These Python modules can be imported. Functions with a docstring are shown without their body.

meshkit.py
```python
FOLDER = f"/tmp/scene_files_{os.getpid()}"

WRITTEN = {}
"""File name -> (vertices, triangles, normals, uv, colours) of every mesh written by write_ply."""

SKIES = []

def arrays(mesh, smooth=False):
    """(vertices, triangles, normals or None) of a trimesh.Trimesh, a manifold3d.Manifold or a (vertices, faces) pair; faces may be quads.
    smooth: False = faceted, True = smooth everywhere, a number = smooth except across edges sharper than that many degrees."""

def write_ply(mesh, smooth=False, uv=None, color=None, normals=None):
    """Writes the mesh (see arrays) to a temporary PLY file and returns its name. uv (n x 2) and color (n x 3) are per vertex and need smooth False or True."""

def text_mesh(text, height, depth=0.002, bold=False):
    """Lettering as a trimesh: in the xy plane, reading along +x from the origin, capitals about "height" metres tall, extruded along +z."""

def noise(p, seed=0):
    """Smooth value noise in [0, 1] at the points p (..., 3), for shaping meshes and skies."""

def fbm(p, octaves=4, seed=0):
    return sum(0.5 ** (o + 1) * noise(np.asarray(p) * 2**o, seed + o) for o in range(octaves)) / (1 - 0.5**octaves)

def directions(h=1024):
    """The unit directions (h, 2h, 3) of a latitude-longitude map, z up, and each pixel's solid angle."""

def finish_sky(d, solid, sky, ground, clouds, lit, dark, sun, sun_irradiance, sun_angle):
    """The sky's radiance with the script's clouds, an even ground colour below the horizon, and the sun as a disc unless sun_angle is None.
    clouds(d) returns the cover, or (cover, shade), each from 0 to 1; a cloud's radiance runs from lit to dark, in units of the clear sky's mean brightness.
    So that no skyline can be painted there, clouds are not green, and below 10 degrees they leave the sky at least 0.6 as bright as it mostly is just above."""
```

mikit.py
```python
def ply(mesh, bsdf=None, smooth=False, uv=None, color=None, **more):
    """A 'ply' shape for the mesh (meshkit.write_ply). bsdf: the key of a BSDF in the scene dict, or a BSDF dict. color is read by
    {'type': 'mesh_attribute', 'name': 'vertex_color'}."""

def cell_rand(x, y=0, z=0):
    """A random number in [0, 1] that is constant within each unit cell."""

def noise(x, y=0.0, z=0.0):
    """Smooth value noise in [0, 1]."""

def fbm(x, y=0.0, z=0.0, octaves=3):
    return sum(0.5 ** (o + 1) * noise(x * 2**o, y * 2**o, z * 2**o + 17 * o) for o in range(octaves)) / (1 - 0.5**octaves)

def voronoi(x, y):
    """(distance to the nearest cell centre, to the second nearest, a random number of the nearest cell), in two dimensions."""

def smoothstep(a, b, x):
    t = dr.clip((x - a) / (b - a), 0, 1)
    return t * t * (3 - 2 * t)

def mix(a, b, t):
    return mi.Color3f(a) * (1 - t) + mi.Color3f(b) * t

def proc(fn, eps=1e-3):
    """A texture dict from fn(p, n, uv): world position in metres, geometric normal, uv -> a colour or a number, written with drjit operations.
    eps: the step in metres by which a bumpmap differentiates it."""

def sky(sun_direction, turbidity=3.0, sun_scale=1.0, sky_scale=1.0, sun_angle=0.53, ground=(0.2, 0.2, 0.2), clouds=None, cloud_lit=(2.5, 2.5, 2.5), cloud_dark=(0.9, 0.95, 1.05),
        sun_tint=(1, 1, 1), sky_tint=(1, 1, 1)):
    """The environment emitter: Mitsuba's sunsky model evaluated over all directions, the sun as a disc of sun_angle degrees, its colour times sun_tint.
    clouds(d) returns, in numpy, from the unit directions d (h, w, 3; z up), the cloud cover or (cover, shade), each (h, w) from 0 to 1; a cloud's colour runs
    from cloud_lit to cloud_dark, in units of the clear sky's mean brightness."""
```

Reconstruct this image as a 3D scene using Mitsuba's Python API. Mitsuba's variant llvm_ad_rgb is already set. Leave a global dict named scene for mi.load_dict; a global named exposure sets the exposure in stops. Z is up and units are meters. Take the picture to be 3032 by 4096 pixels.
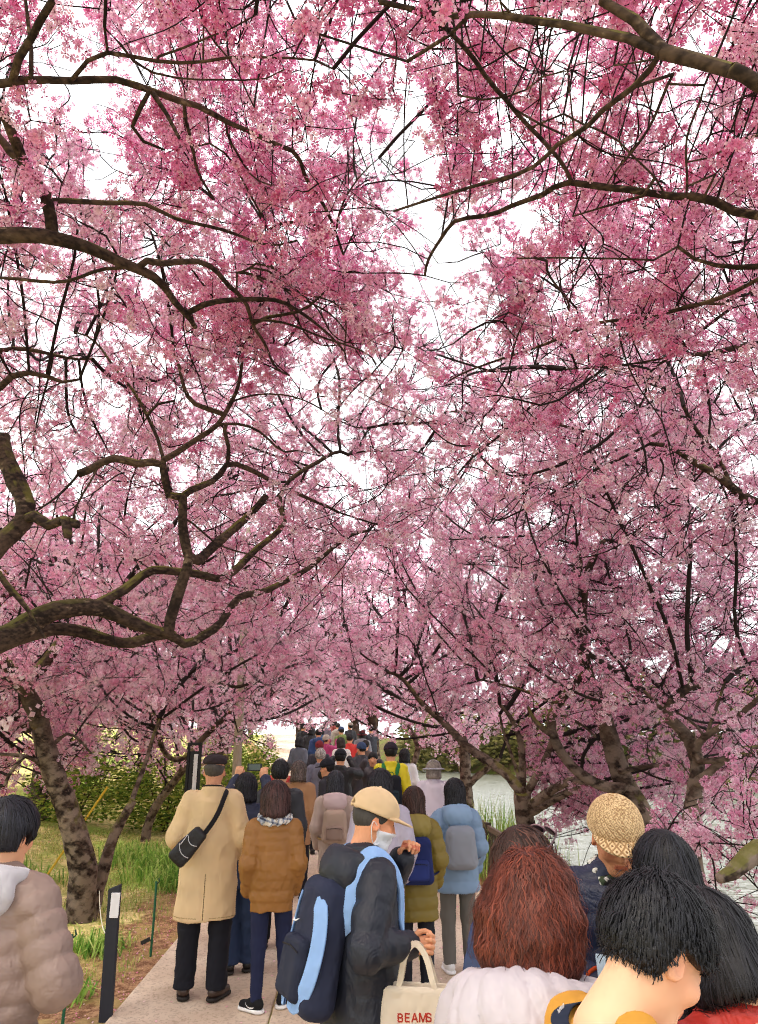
import math, random
import numpy as np, trimesh, mitsuba as mi, drjit as dr
from scipy.spatial import cKDTree
from scipy.interpolate import CubicSpline
import mikit, meshkit
from mikit import proc, noise, fbm, smoothstep, mix

T = mi.ScalarTransform4f
scene, labels = {'type': 'scene'}, {}

# ---------------------------------------------------------------- camera, sky, exposure
EYE = 1.9
PITCH = math.atan(227 / 737.0)
scene['camera'] = {'type': 'perspective', 'fov': 2 * math.degrees(math.atan(379 / 737.0)), 'fov_axis': 'x', 'near_clip': 0.05, 'far_clip': 600.0,
    'to_world': T().look_at(origin=[0, 0, EYE], target=[0, math.cos(PITCH), EYE + math.sin(PITCH)], up=[0, 0, 1])}
scene['sky'] = mikit.sky([-0.25, -0.45, 0.85], turbidity=4, sun_scale=0.22, sun_angle=18, clouds=lambda d: 1.0, cloud_lit=(2.6, 2.62, 2.66))
exposure = 2.7


def srgb(h):
    """A colour picked as #rrggbb, in linear values."""
    h = h.lstrip('#')
    h = h if len(h) == 6 else ''.join(q * 2 for q in h)
    c = np.array([int(h[i:i + 2], 16) for i in (0, 2, 4)]) / 255.0
    return np.where(c < 0.04045, c / 12.92, ((c + 0.055) / 1.055) ** 2.4)


def lin(h):
    return mi.Color3f(*[float(x) for x in srgb(h)])


def tag(key, label=None, cat=None, group=None, kind=None):
    d = labels.setdefault(key, {})
    for k, v in (('label', label), ('category', cat), ('group', group), ('kind', kind)):
        if v:
            d[k] = v


taken = {}


def fresh(name):
    """The next free key of this name: oak, oak_001, oak_002 ..."""
    n = taken.get(name, -1) + 1
    taken[name] = n
    return name if n == 0 else f'{name}_{n:03d}'


def put(name, mesh, bsdf, parent=None, smooth=True, color=None, **more):
    key = fresh(f'{parent}__{name}' if parent else name)
    scene[key] = mikit.ply(mesh, bsdf, smooth=smooth, color=color, **more)
    return key


def thing(name, label, cat, group=None):
    key = fresh(name)
    tag(key, label, cat, group)
    return key


def rgb(c):
    return {'type': 'rgb', 'value': [float(x) for x in (srgb(c) if isinstance(c, str) else c)]}


VC = {'type': 'mesh_attribute', 'name': 'vertex_color'}


def mat(key, bsdf, two=True):
    scene[key] = {'type': 'twosided', 'inner': bsdf} if two else bsdf


# materials whose colour comes with the mesh
def cloth_relief(p, n, uv):
    a = noise(p.x * 38, p.y * 38, p.z * 26)
    return 0.0120 * dr.abs(2 * fbm(p.x * 15, p.y * 15, p.z * 8, 2) - 1) + 0.0034 * dr.abs(2 * a - 1) + 0.0005 * noise(p.x * 260, p.y * 260, p.z * 260)


def nylon_relief(p, n, uv):
    a = fbm(p.x * 15, p.y * 15, p.z * 13, 2)
    b = noise(p.x * 62 + 5 * a, p.y * 62, p.z * 30 + 6 * a)
    c = noise(p.x * 95 + 4 * b, p.y * 95, p.z * 70)
    return 0.0040 * dr.abs(2 * a - 1) + 0.0026 * dr.abs(2 * b - 1) + 0.0008 * dr.abs(2 * c - 1)


scene['cloth'] = {'type': 'bumpmap', 'arbitrary': proc(cloth_relief, eps=0.002), 'scale': 1.0, 'bsdf': {'type': 'twosided', 'inner': {'type': 'principled', 'base_color': VC, 'roughness': 0.85, 'specular': 0.25, 'sheen': 0.3}}}
scene['nylon'] = {'type': 'bumpmap', 'arbitrary': proc(nylon_relief, eps=0.002), 'scale': 1.0, 'bsdf': {'type': 'twosided', 'inner': {'type': 'principled', 'base_color': VC, 'roughness': 0.5, 'specular': 0.42}}}
mat('leather', {'type': 'principled', 'base_color': VC, 'roughness': 0.38, 'specular': 0.5})
mat('skin', {'type': 'principled', 'base_color': VC, 'roughness': 0.58, 'specular': 0.35})
mat('hair', {'type': 'principled', 'base_color': VC, 'roughness': 0.58, 'specular': 0.35})
mat('plain', {'type': 'principled', 'base_color': VC, 'roughness': 0.6, 'specular': 0.4})
mat('petal', {'type': 'principledthin', 'base_color': VC, 'roughness': 0.6, 'spec_trans': 0.0, 'diff_trans': 1.0, 'eta': 1.3}, two=False)
mat('blade', {'type': 'principledthin', 'base_color': VC, 'roughness': 0.5, 'spec_trans': 0.0, 'diff_trans': 0.7, 'eta': 1.3}, two=False)
# main limbs: (how it starts: 0 on another limb, 1 from the trunk, 2 from the ground, 3 a second stem), points x, y, z, radius in metres
LIMBS = {
 'LB': [
  (1, [[-1.57,2.4,4.5,0.0171],[-1.45,2.41,4.53,0.0163],[-1.35,2.43,4.55,0.0157],[-1.27,2.46,4.58,0.0153],[-1.14,2.48,4.61,0.0144],[-1.06,2.53,4.63,0.014],[-1.0,2.58,4.65,0.0136],[-0.93,2.64,4.67,0.0132],[-0.83,2.7,4.69,0.0127],[-0.74,2.81,4.72,0.0122],[-0.63,2.91,4.75,0.0116],[-0.52,3.01,4.77,0.011],[-0.45,3.07,4.79,0.0106],[-0.4,3.29,4.82,0.0101],[-0.33,3.52,4.85,0.0095],[-0.27,3.79,4.87,0.0088],[-0.23,4.07,4.9,0.0082]]),
  (0, [[-1.26,2.39,4.53,0.0095],[-1.21,2.35,4.54,0.0091],[-1.15,2.31,4.55,0.0087],[-1.07,2.31,4.56,0.0083],[-0.99,2.34,4.57,0.0079],[-0.85,2.39,4.6,0.0073],[-0.72,2.4,4.62,0.0066],[-0.62,2.39,4.63,0.0061],[-0.44,2.42,4.66,0.0052],[-0.27,2.46,4.69,0.0044],[-0.2,2.51,4.7,0.004]]),
  (0, [[-1.51,2.38,4.5,0.018],[-1.47,2.32,4.52,0.0169],[-1.39,2.25,4.55,0.0156],[-1.32,2.18,4.57,0.0144],[-1.25,2.12,4.6,0.0132]]),
  (0, [[-1.43,2.37,4.5,0.0104],[-1.42,2.36,4.54,0.0098],[-1.44,2.33,4.64,0.0086],[-1.44,2.29,4.75,0.0073],[-1.45,2.27,4.8,0.0066]]),
  (0, [[-1.0,2.53,4.6,0.012],[-1.06,2.6,4.58,0.0105],[-1.11,2.66,4.55,0.0092],[-1.12,2.72,4.54,0.0082],[-1.06,2.74,4.52,0.0069],[-0.99,2.76,4.5,0.0053]]),
  (0, [[-0.99,2.54,4.6,0.012],[-0.93,2.56,4.52,0.01],[-0.91,2.57,4.46,0.0086],[-0.87,2.59,4.4,0.007]]),
  (0, [[-0.9,2.7,4.7,0.0085],[-0.93,2.85,4.74,0.0082],[-0.95,3.04,4.79,0.0079],[-0.98,3.25,4.83,0.0074],[-0.98,3.37,4.86,0.0072],[-0.96,3.56,4.9,0.0067]]),
  (0, [[-0.74,2.85,4.75,0.0066],[-0.75,3.02,4.79,0.0061],[-0.73,3.16,4.82,0.0055],[-0.68,3.37,4.87,0.0045],[-0.61,3.45,4.9,0.0039]]),
  (0, [[-0.95,3.06,4.8,0.0047],[-0.88,3.04,4.81,0.0048],[-0.82,3.1,4.82,0.005],[-0.77,3.27,4.85,0.0055],[-0.73,3.51,4.87,0.0062],[-0.7,3.69,4.89,0.0067],[-0.68,3.83,4.9,0.0071]]),
  (0, [[-0.72,2.3,4.7,0.0042],[-0.69,2.42,4.73,0.004],[-0.65,2.52,4.75,0.0038],[-0.62,2.66,4.77,0.0036],[-0.6,2.81,4.8,0.0033]]),
  (0, [[-1.05,2.15,4.5,0.0053],[-1.02,2.26,4.53,0.0051],[-0.98,2.37,4.55,0.0049],[-0.92,2.42,4.57,0.0047],[-0.82,2.47,4.6,0.0044],[-0.65,2.51,4.64,0.0039],[-0.47,2.54,4.69,0.0033],[-0.41,2.51,4.7,0.003]]),
  (0, [[-0.91,2.36,4.6,0.0057],[-0.81,2.34,4.62,0.005],[-0.71,2.32,4.65,0.0043],[-0.58,2.29,4.68,0.0034],[-0.5,2.26,4.7,0.0028]]),
  (0, [[-0.68,3.83,4.9,0.0113],[-0.55,3.76,4.9,0.0107],[-0.42,3.77,4.9,0.0103],[-0.29,3.83,4.9,0.0099]]),
  (0, [[-0.26,3.81,4.9,0.007],[-0.22,3.65,4.93,0.0059],[-0.13,3.48,4.96,0.0046],[-0.0,3.35,5.0,0.0032]]),
  (1, [[-1.85,2.89,4.7,0.0224],[-1.78,2.91,4.62,0.0241],[-1.69,2.92,4.53,0.0259],[-1.64,2.95,4.44,0.028],[-1.6,2.97,4.39,0.0292],[-1.6,3.01,4.33,0.0307],[-1.6,3.06,4.25,0.0326]]),
  (0, [[-1.72,2.82,4.6,0.0239],[-1.73,2.78,4.63,0.0231],[-1.74,2.73,4.67,0.0219],[-1.75,2.69,4.7,0.0211]]),
  (0, [[-1.62,2.98,4.4,0.014],[-1.48,3.03,4.44,0.013],[-1.33,3.09,4.48,0.012],[-1.19,3.15,4.52,0.0111],[-1.12,3.25,4.54,0.0105],[-1.0,3.37,4.58,0.0097],[-0.84,3.49,4.62,0.0086],[-0.71,3.62,4.65,0.0077],[-0.48,3.67,4.7,0.0061]]),
  (1, [[-1.81,2.98,4.2,0.0417],[-1.66,3.0,4.22,0.0375],[-1.55,3.05,4.23,0.0343],[-1.44,3.13,4.24,0.0308],[-1.32,3.28,4.26,0.0269],[-1.22,3.39,4.27,0.0235],[-1.18,3.52,4.28,0.0214],[-1.17,3.67,4.29,0.0195],[-1.13,3.83,4.29,0.0171],[-1.12,3.96,4.3,0.0154]]),
  (0, [[-1.22,3.31,4.3,0.0193],[-1.1,3.38,4.34,0.0176],[-0.99,3.41,4.37,0.0163],[-0.9,3.59,4.41,0.0148],[-0.88,3.74,4.44,0.0142],[-0.83,3.92,4.47,0.0131],[-0.83,4.24,4.5,0.0119],[-0.8,4.56,4.54,0.0104],[-0.79,4.84,4.56,0.0092],[-0.7,5.16,4.6,0.0071]]),
  (0, [[-1.12,3.8,4.3,0.0189],[-0.94,3.76,4.35,0.0164],[-0.81,3.82,4.4,0.0147],[-0.65,3.88,4.44,0.0128],[-0.52,4.07,4.49,0.0111],[-0.36,4.44,4.55,0.0087],[-0.25,4.8,4.6,0.0067]]),
  (0, [[-0.81,4.24,4.5,0.0135],[-0.63,4.24,4.56,0.0109],[-0.53,4.25,4.59,0.0094],[-0.37,4.15,4.65,0.0067],[-0.25,4.05,4.7,0.0044]]),
  (0, [[-0.81,4.21,4.5,0.0089],[-0.61,4.28,4.52,0.008],[-0.4,4.5,4.55,0.007],[-0.18,4.7,4.58,0.006],[-0.02,4.98,4.6,0.0052]]),
  (1, [[-2.06,3.46,4.3,0.0087],[-1.94,3.46,4.29,0.009],[-1.74,3.47,4.28,0.0093],[-1.53,3.36,4.26,0.0094],[-1.33,3.3,4.25,0.0096]]),
  (0, [[-0.86,3.84,4.6,0.007],[-0.78,3.89,4.62,0.0067],[-0.71,4.03,4.64,0.0065],[-0.62,4.29,4.68,0.0062],[-0.41,4.97,4.75,0.0055],[-0.11,4.9,4.8,0.0043]]),
  (0, [[-0.83,3.83,4.6,0.0069],[-0.75,3.9,4.62,0.0067],[-0.63,4.05,4.65,0.0063],[-0.44,4.34,4.7,0.0057],[-0.32,4.85,4.75,0.0052],[-0.07,5.03,4.8,0.0044]]),
  (0, [[-0.77,3.79,4.6,0.0069],[-0.63,3.93,4.63,0.0065],[-0.59,4.14,4.66,0.0063],[-0.44,4.32,4.69,0.0059],[-0.24,4.79,4.75,0.0053],[-0.08,5.36,4.8,0.0047]]),
  (0, [[-0.73,3.75,4.6,0.0068],[-0.62,3.84,4.62,0.0065],[-0.51,4.14,4.66,0.0063],[-0.35,4.26,4.69,0.0059],[-0.24,4.74,4.73,0.0055],[0.05,5.55,4.8,0.0048]]),
 ],
 'LA': [
  (1, [[-2.88,4.99,4.72,0.0192],[-2.65,5.06,4.76,0.0148],[-2.45,5.13,4.74,0.0109],[-2.26,5.19,4.76,0.0072]]),
  (1, [[-2.47,4.35,4.09,0.0254],[-2.4,4.36,4.18,0.0219],[-2.25,4.42,4.22,0.0163],[-2.16,4.47,4.2,0.0127],[-2.03,4.51,4.23,0.0078]]),
  (1, [[-2.37,4.38,2.97,0.0595],[-2.34,4.4,3.05,0.0593],[-2.27,4.44,3.16,0.059],[-2.23,4.46,3.25,0.0587],[-2.26,4.47,3.35,0.0585],[-2.34,4.49,3.48,0.0582],[-2.39,4.5,3.56,0.0579],[-2.46,4.52,3.68,0.0576],[-2.52,4.54,3.82,0.0572]]),
  (0, [[-2.15,4.4,3.23,0.0358],[-2.02,4.38,3.17,0.0324],[-1.92,4.34,3.19,0.0299],[-1.84,4.32,3.15,0.028]]),
  (0, [[-1.91,4.32,3.17,0.0315],[-1.88,4.3,3.07,0.0277]]),
  (0, [[-1.87,4.32,3.17,0.0084],[-1.87,4.32,3.22,0.008],[-1.82,4.32,3.37,0.0068],[-1.76,4.32,3.51,0.0057]]),
  (1, [[-2.42,4.73,2.5,0.0878],[-2.31,4.79,2.59,0.0808],[-2.2,4.85,2.69,0.0734],[-2.04,4.94,2.75,0.0645],[-1.93,5.0,2.76,0.0583],[-1.83,5.08,2.73,0.0522],[-1.7,5.18,2.67,0.0442],[-1.56,5.27,2.63,0.0362],[-1.47,5.33,2.61,0.0313]]),
  (1, [[-2.47,4.84,2.49,0.0478],[-2.38,4.96,2.55,0.0467],[-2.23,5.13,2.63,0.045],[-2.12,5.26,2.63,0.0437],[-2.01,5.4,2.6,0.0422],[-1.9,5.53,2.58,0.0408],[-1.77,5.64,2.63,0.0392],[-1.61,5.77,2.67,0.0372],[-1.54,5.87,2.62,0.0361],[-1.42,5.96,2.69,0.0345],[-1.33,6.02,2.77,0.033],[-1.27,6.08,2.87,0.0317],[-1.18,6.15,3.04,0.0295],[-1.03,6.25,3.1,0.0274],[-0.85,6.36,3.21,0.0248],[-0.62,6.49,3.38,0.0213],[-0.37,6.62,3.64,0.0168],[-0.11,6.74,3.79,0.0131]]),
  (0, [[-1.5,5.27,2.63,0.0425],[-1.48,5.24,2.74,0.041],[-1.44,5.21,2.86,0.0393],[-1.4,5.18,2.99,0.0376],[-1.36,5.14,3.13,0.0356],[-1.4,5.11,3.28,0.0337],[-1.41,5.07,3.42,0.0318],[-1.41,5.04,3.53,0.0303],[-1.41,5.03,3.58,0.0297]]),
  (0, [[-1.41,5.04,3.56,0.0297],[-1.54,4.99,3.71,0.0293],[-1.57,4.96,3.8,0.0292],[-1.7,4.96,3.79,0.0289],[-1.9,4.95,3.83,0.0286],[-2.03,4.97,3.78,0.0283],[-2.16,4.98,3.72,0.028]]),
  (0, [[-1.42,5.03,3.56,0.0264],[-1.3,5.12,3.68,0.0245],[-1.19,5.2,3.8,0.0228],[-1.15,5.23,3.89,0.0218],[-1.04,5.31,3.9,0.0203],[-0.82,5.52,3.84,0.017],[-0.57,5.74,3.78,0.0132],[-0.33,5.93,3.72,0.0096]]),
  (0, [[-1.55,4.96,3.82,0.0231],[-1.45,4.97,3.89,0.0216],[-1.31,4.99,4.01,0.0195],[-1.2,5.0,4.1,0.0179],[-1.11,5.0,4.27,0.0158],[-1.07,5.0,4.37,0.0146],[-1.04,4.99,4.53,0.0127],[-1.03,4.98,4.74,0.0105]]),
  (0, [[-1.2,4.97,4.09,0.0118],[-1.03,5.08,4.15,0.0106],[-0.88,5.2,4.12,0.0093],[-0.8,5.29,4.06,0.0085],[-0.64,5.4,4.07,0.0072]]),
  (0, [[-1.25,4.94,4.21,0.0202],[-1.44,4.98,4.37,0.0155],[-1.51,4.99,4.59,0.0112],[-1.56,4.99,4.71,0.0087]]),
  (0, [[-1.62,5.0,4.0,0.0134],[-1.73,5.02,4.21,0.0123],[-1.9,5.05,4.47,0.0108],[-2.02,5.07,4.61,0.0098],[-2.16,5.09,4.8,0.0086],[-2.39,5.13,4.96,0.0072]]),
  (0, [[-1.13,5.02,4.29,0.0077],[-0.89,5.16,4.44,0.007],[-0.55,5.38,4.47,0.0062],[-0.38,5.53,4.42,0.0056],[-0.1,5.72,4.4,0.0048]]),
  (0, [[-1.03,4.99,4.72,0.007],[-0.86,5.08,4.84,0.0055],[-0.74,5.16,4.86,0.0045]]),
  (0, [[-1.7,4.95,4.17,0.0118],[-1.62,4.98,4.28,0.01],[-1.53,5.01,4.31,0.0086]]),
  (0, [[-1.13,4.98,4.06,0.0151],[-1.1,5.02,3.93,0.0151],[-1.11,5.06,3.82,0.0151]]),
  (0, [[-1.34,5.36,3.17,0.0377],[-1.23,5.46,3.34,0.0352],[-1.1,5.56,3.51,0.0323],[-0.92,5.7,3.79,0.028]]),
  (0, [[-1.99,5.07,2.77,0.0365],[-1.91,5.15,2.85,0.0358],[-1.81,5.26,2.96,0.0349],[-1.7,5.38,3.1,0.0336],[-1.56,5.51,3.12,0.0325],[-1.39,5.67,3.13,0.0311],[-1.28,5.77,3.12,0.0301],[-1.08,5.93,3.34,0.0278],[-0.92,6.04,3.53,0.0259],[-0.82,6.12,3.72,0.0242],[-0.88,6.17,3.88,0.023],[-0.86,6.2,4.0,0.0221],[-0.73,6.28,4.2,0.0201],[-0.54,6.39,4.37,0.0179],[-0.37,6.47,4.49,0.0161],[-0.29,6.53,4.48,0.0153]]),
  (0, [[-1.43,5.17,3.45,0.0084],[-1.33,5.32,3.39,0.0079],[-1.22,5.47,3.32,0.0073],[-1.03,5.64,3.29,0.0066],[-0.84,5.9,3.14,0.0056]]),
  (1, [[-2.42,4.61,2.9,0.0249],[-2.33,4.61,2.8,0.02],[-2.23,4.62,2.7,0.0149],[-2.16,4.62,2.6,0.0104],[-2.08,4.63,2.5,0.0057]]),
 ],
 'L2': [
  (2, [[-3.19,8.89,-0.13,0.1663],[-3.19,8.8,0.18,0.1563],[-3.18,8.68,0.57,0.1438],[-3.22,8.6,0.8,0.1362],[-3.32,8.51,1.11,0.1258],[-3.41,8.44,1.35,0.1177],[-3.51,8.36,1.61,0.1087],[-3.58,8.28,1.84,0.101],[-3.63,8.21,2.07,0.0933]]),
  (0, [[-3.64,8.23,2.03,0.1045],[-3.67,8.11,2.22,0.0945],[-3.72,8.02,2.36,0.0864],[-3.75,7.92,2.51,0.0775],[-3.86,7.83,2.61,0.0692],[-3.94,7.76,2.71,0.0622],[-4.05,7.67,2.82,0.0532]]),
  (0, [[-3.79,8.07,2.53,0.0762],[-3.66,8.18,2.68,0.0677],[-3.58,8.27,2.89,0.0588],[-3.49,8.33,3.0,0.0529],[-3.34,8.43,3.14,0.044],[-3.16,8.54,3.37,0.0321]]),
  (3, [[-3.1,8.97,0.3,0.079],[-3.04,8.98,0.6,0.0672],[-2.97,8.98,0.88,0.0563],[-2.87,8.99,1.1,0.047],[-2.8,9.0,1.23,0.0414]]),
  (0, [[-2.84,9.03,1.13,0.031],[-2.83,9.15,1.35,0.0289],[-2.79,9.3,1.63,0.026],[-2.77,9.43,1.89,0.0234],[-2.73,9.55,2.14,0.0208]]),
  (0, [[-3.58,8.31,1.76,0.0243],[-3.47,8.36,1.9,0.0195],[-3.42,8.39,1.95,0.0175],[-3.28,8.51,1.87,0.0127],[-3.19,8.63,1.74,0.0084]]),
  (0, [[-3.59,8.38,1.53,0.0276],[-3.68,8.2,1.71,0.0225],[-3.78,8.1,1.74,0.0193],[-3.91,8.0,1.75,0.0156]]),
  (0, [[-3.72,8.11,1.71,0.0237],[-3.81,8.1,1.59,0.0197],[-3.86,8.09,1.44,0.0156]]),
 ],
 'L3': [
  (2, [[-3.75,13.87,1.02,0.0705],[-3.39,13.59,1.44,0.0613],[-3.16,13.38,1.78,0.0546],[-2.81,13.14,2.1,0.0468],[-2.48,12.93,2.4,0.0395]]),
  (0, [[-3.25,11.89,2.36,0.0468],[-3.08,11.83,2.56,0.0426],[-2.85,11.78,2.71,0.0382],[-2.56,11.76,2.78,0.0335],[-2.3,11.79,2.68,0.0292],[-2.02,11.78,2.73,0.0246],[-1.62,11.74,2.84,0.0182]]),
  (0, [[-3.1,13.12,1.78,0.0424],[-3.36,12.89,1.57,0.0414],[-3.47,12.12,2.24,0.0396],[-3.24,11.88,2.38,0.039]]),
 ],
 'RA': [
  (1, [[0.97,1.48,3.5,0.0194],[0.94,1.48,3.53,0.0185],[0.91,1.48,3.55,0.0177]]),
  (0, [[0.93,1.49,3.55,0.0178],[0.86,1.52,3.62,0.0188],[0.8,1.55,3.67,0.0197],[0.78,1.56,3.7,0.0201]]),
  (0, [[0.78,1.56,3.7,0.0189],[0.74,1.56,3.76,0.0173],[0.71,1.55,3.8,0.0159],[0.68,1.56,3.84,0.0147],[0.63,1.57,3.9,0.013]]),
  (0, [[0.77,1.56,3.7,0.0145],[0.73,1.57,3.74,0.014],[0.68,1.58,3.78,0.0135],[0.62,1.6,3.82,0.013],[0.56,1.62,3.87,0.0125],[0.51,1.65,3.91,0.012],[0.43,1.68,3.97,0.0113],[0.35,1.71,4.02,0.0106],[0.29,1.74,4.06,0.0101],[0.22,1.78,4.1,0.0095]]),
  (0, [[0.77,1.57,3.7,0.0088],[0.78,1.65,3.74,0.0089],[0.76,1.76,3.78,0.0089],[0.74,1.84,3.82,0.0088],[0.72,1.93,3.86,0.0087],[0.7,2.05,3.91,0.0086],[0.66,2.12,3.94,0.0085],[0.64,2.21,3.98,0.0084],[0.61,2.31,4.01,0.0082],[0.55,2.41,4.05,0.0079],[0.46,2.52,4.11,0.0075],[0.33,2.66,4.18,0.0068],[0.19,2.81,4.25,0.0061],[0.07,2.93,4.3,0.0055]]),
  (0, [[0.0,1.73,4.1,0.0079],[0.07,1.76,4.12,0.0079],[0.15,1.81,4.14,0.0079],[0.2,1.85,4.15,0.008],[0.25,1.89,4.16,0.008],[0.3,1.96,4.17,0.0081],[0.35,2.03,4.19,0.0082],[0.4,2.11,4.2,0.0084],[0.47,2.2,4.22,0.0085],[0.54,2.29,4.23,0.0086],[0.63,2.4,4.25,0.0088],[0.72,2.51,4.27,0.009],[0.8,2.62,4.29,0.0091],[0.87,2.74,4.3,0.0093]]),
  (1, [[1.59,2.59,4.0,0.0193],[1.47,2.6,4.05,0.0182],[1.38,2.59,4.09,0.0174],[1.31,2.62,4.12,0.0169],[1.2,2.66,4.17,0.016],[1.09,2.68,4.21,0.0152],[0.98,2.72,4.26,0.0143],[0.87,2.74,4.3,0.0134],[0.83,2.77,4.32,0.0131],[0.79,2.86,4.35,0.0128],[0.67,3.0,4.4,0.012],[0.56,3.13,4.44,0.0112],[0.4,3.25,4.5,0.01],[0.36,3.36,4.52,0.0097],[0.31,3.57,4.56,0.0091],[0.28,3.87,4.6,0.0084]]),
  (0, [[0.88,1.72,3.8,0.0051],[0.92,1.89,3.89,0.0049],[0.95,2.03,3.95,0.0048],[0.98,2.28,4.06,0.0043],[0.98,2.43,4.12,0.004],[0.99,2.63,4.2,0.0035]]),
  (0, [[0.99,1.76,3.8,0.0038],[1.03,1.9,3.85,0.004],[1.08,2.08,3.92,0.0042],[1.15,2.25,3.97,0.0044],[1.27,2.53,4.05,0.0047]]),
  (0, [[0.65,1.98,4.1,0.0028],[0.6,2.01,4.13,0.0029],[0.56,2.09,4.16,0.0032],[0.51,2.17,4.2,0.0034],[0.44,2.23,4.24,0.0037],[0.31,2.27,4.3,0.004]]),
  (0, [[0.71,2.26,4.2,0.004],[0.82,2.31,4.19,0.004],[0.95,2.37,4.18,0.0041],[1.02,2.43,4.17,0.0042],[1.13,2.52,4.16,0.0043],[1.22,2.62,4.15,0.0044]]),
  (1, [[1.31,2.06,3.9,0.0048],[1.29,2.21,3.99,0.0042],[1.27,2.31,4.04,0.0038],[1.23,2.4,4.1,0.0032]]),
  (0, [[1.12,2.59,4.1,0.0068],[1.06,2.83,4.25,0.0056],[0.97,3.09,4.4,0.004]]),
  (0, [[0.52,2.24,4.2,0.0044],[0.63,2.31,4.2,0.0043],[0.75,2.37,4.2,0.0041]]),
  (0, [[0.29,1.77,4.1,0.0066],[0.22,1.89,4.14,0.0064],[0.16,1.96,4.17,0.0063],[0.1,2.03,4.2,0.0061]]),
  (0, [[0.24,1.74,4.1,0.0029],[0.28,1.83,4.13,0.0028],[0.33,1.98,4.18,0.0025],[0.36,2.03,4.2,0.0024]]),
  (0, [[0.77,1.58,3.7,0.0029],[0.76,1.68,3.8,0.0027],[0.73,1.78,3.9,0.0025]]),
  (0, [[0.36,1.65,4.0,0.0041],[0.41,1.7,4.0,0.0042]]),
  (0, [[1.34,2.41,4.05,0.0046],[1.35,2.54,4.05,0.0057]]),
  (1, [[1.9,3.18,4.1,0.0115],[1.85,3.39,4.15,0.0114],[1.78,3.56,4.2,0.0112],[1.66,3.72,4.25,0.0109],[1.57,3.84,4.29,0.0105],[1.36,4.01,4.36,0.0098],[1.25,4.18,4.4,0.0095],[1.15,4.36,4.43,0.0092],[1.02,4.55,4.47,0.0087],[0.84,4.81,4.53,0.0081],[0.69,5.02,4.57,0.0077],[0.56,5.24,4.6,0.0072]]),
  (0, [[1.9,3.55,4.2,0.0114],[1.75,3.56,4.2,0.0096],[1.63,3.64,4.2,0.0078]]),
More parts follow.
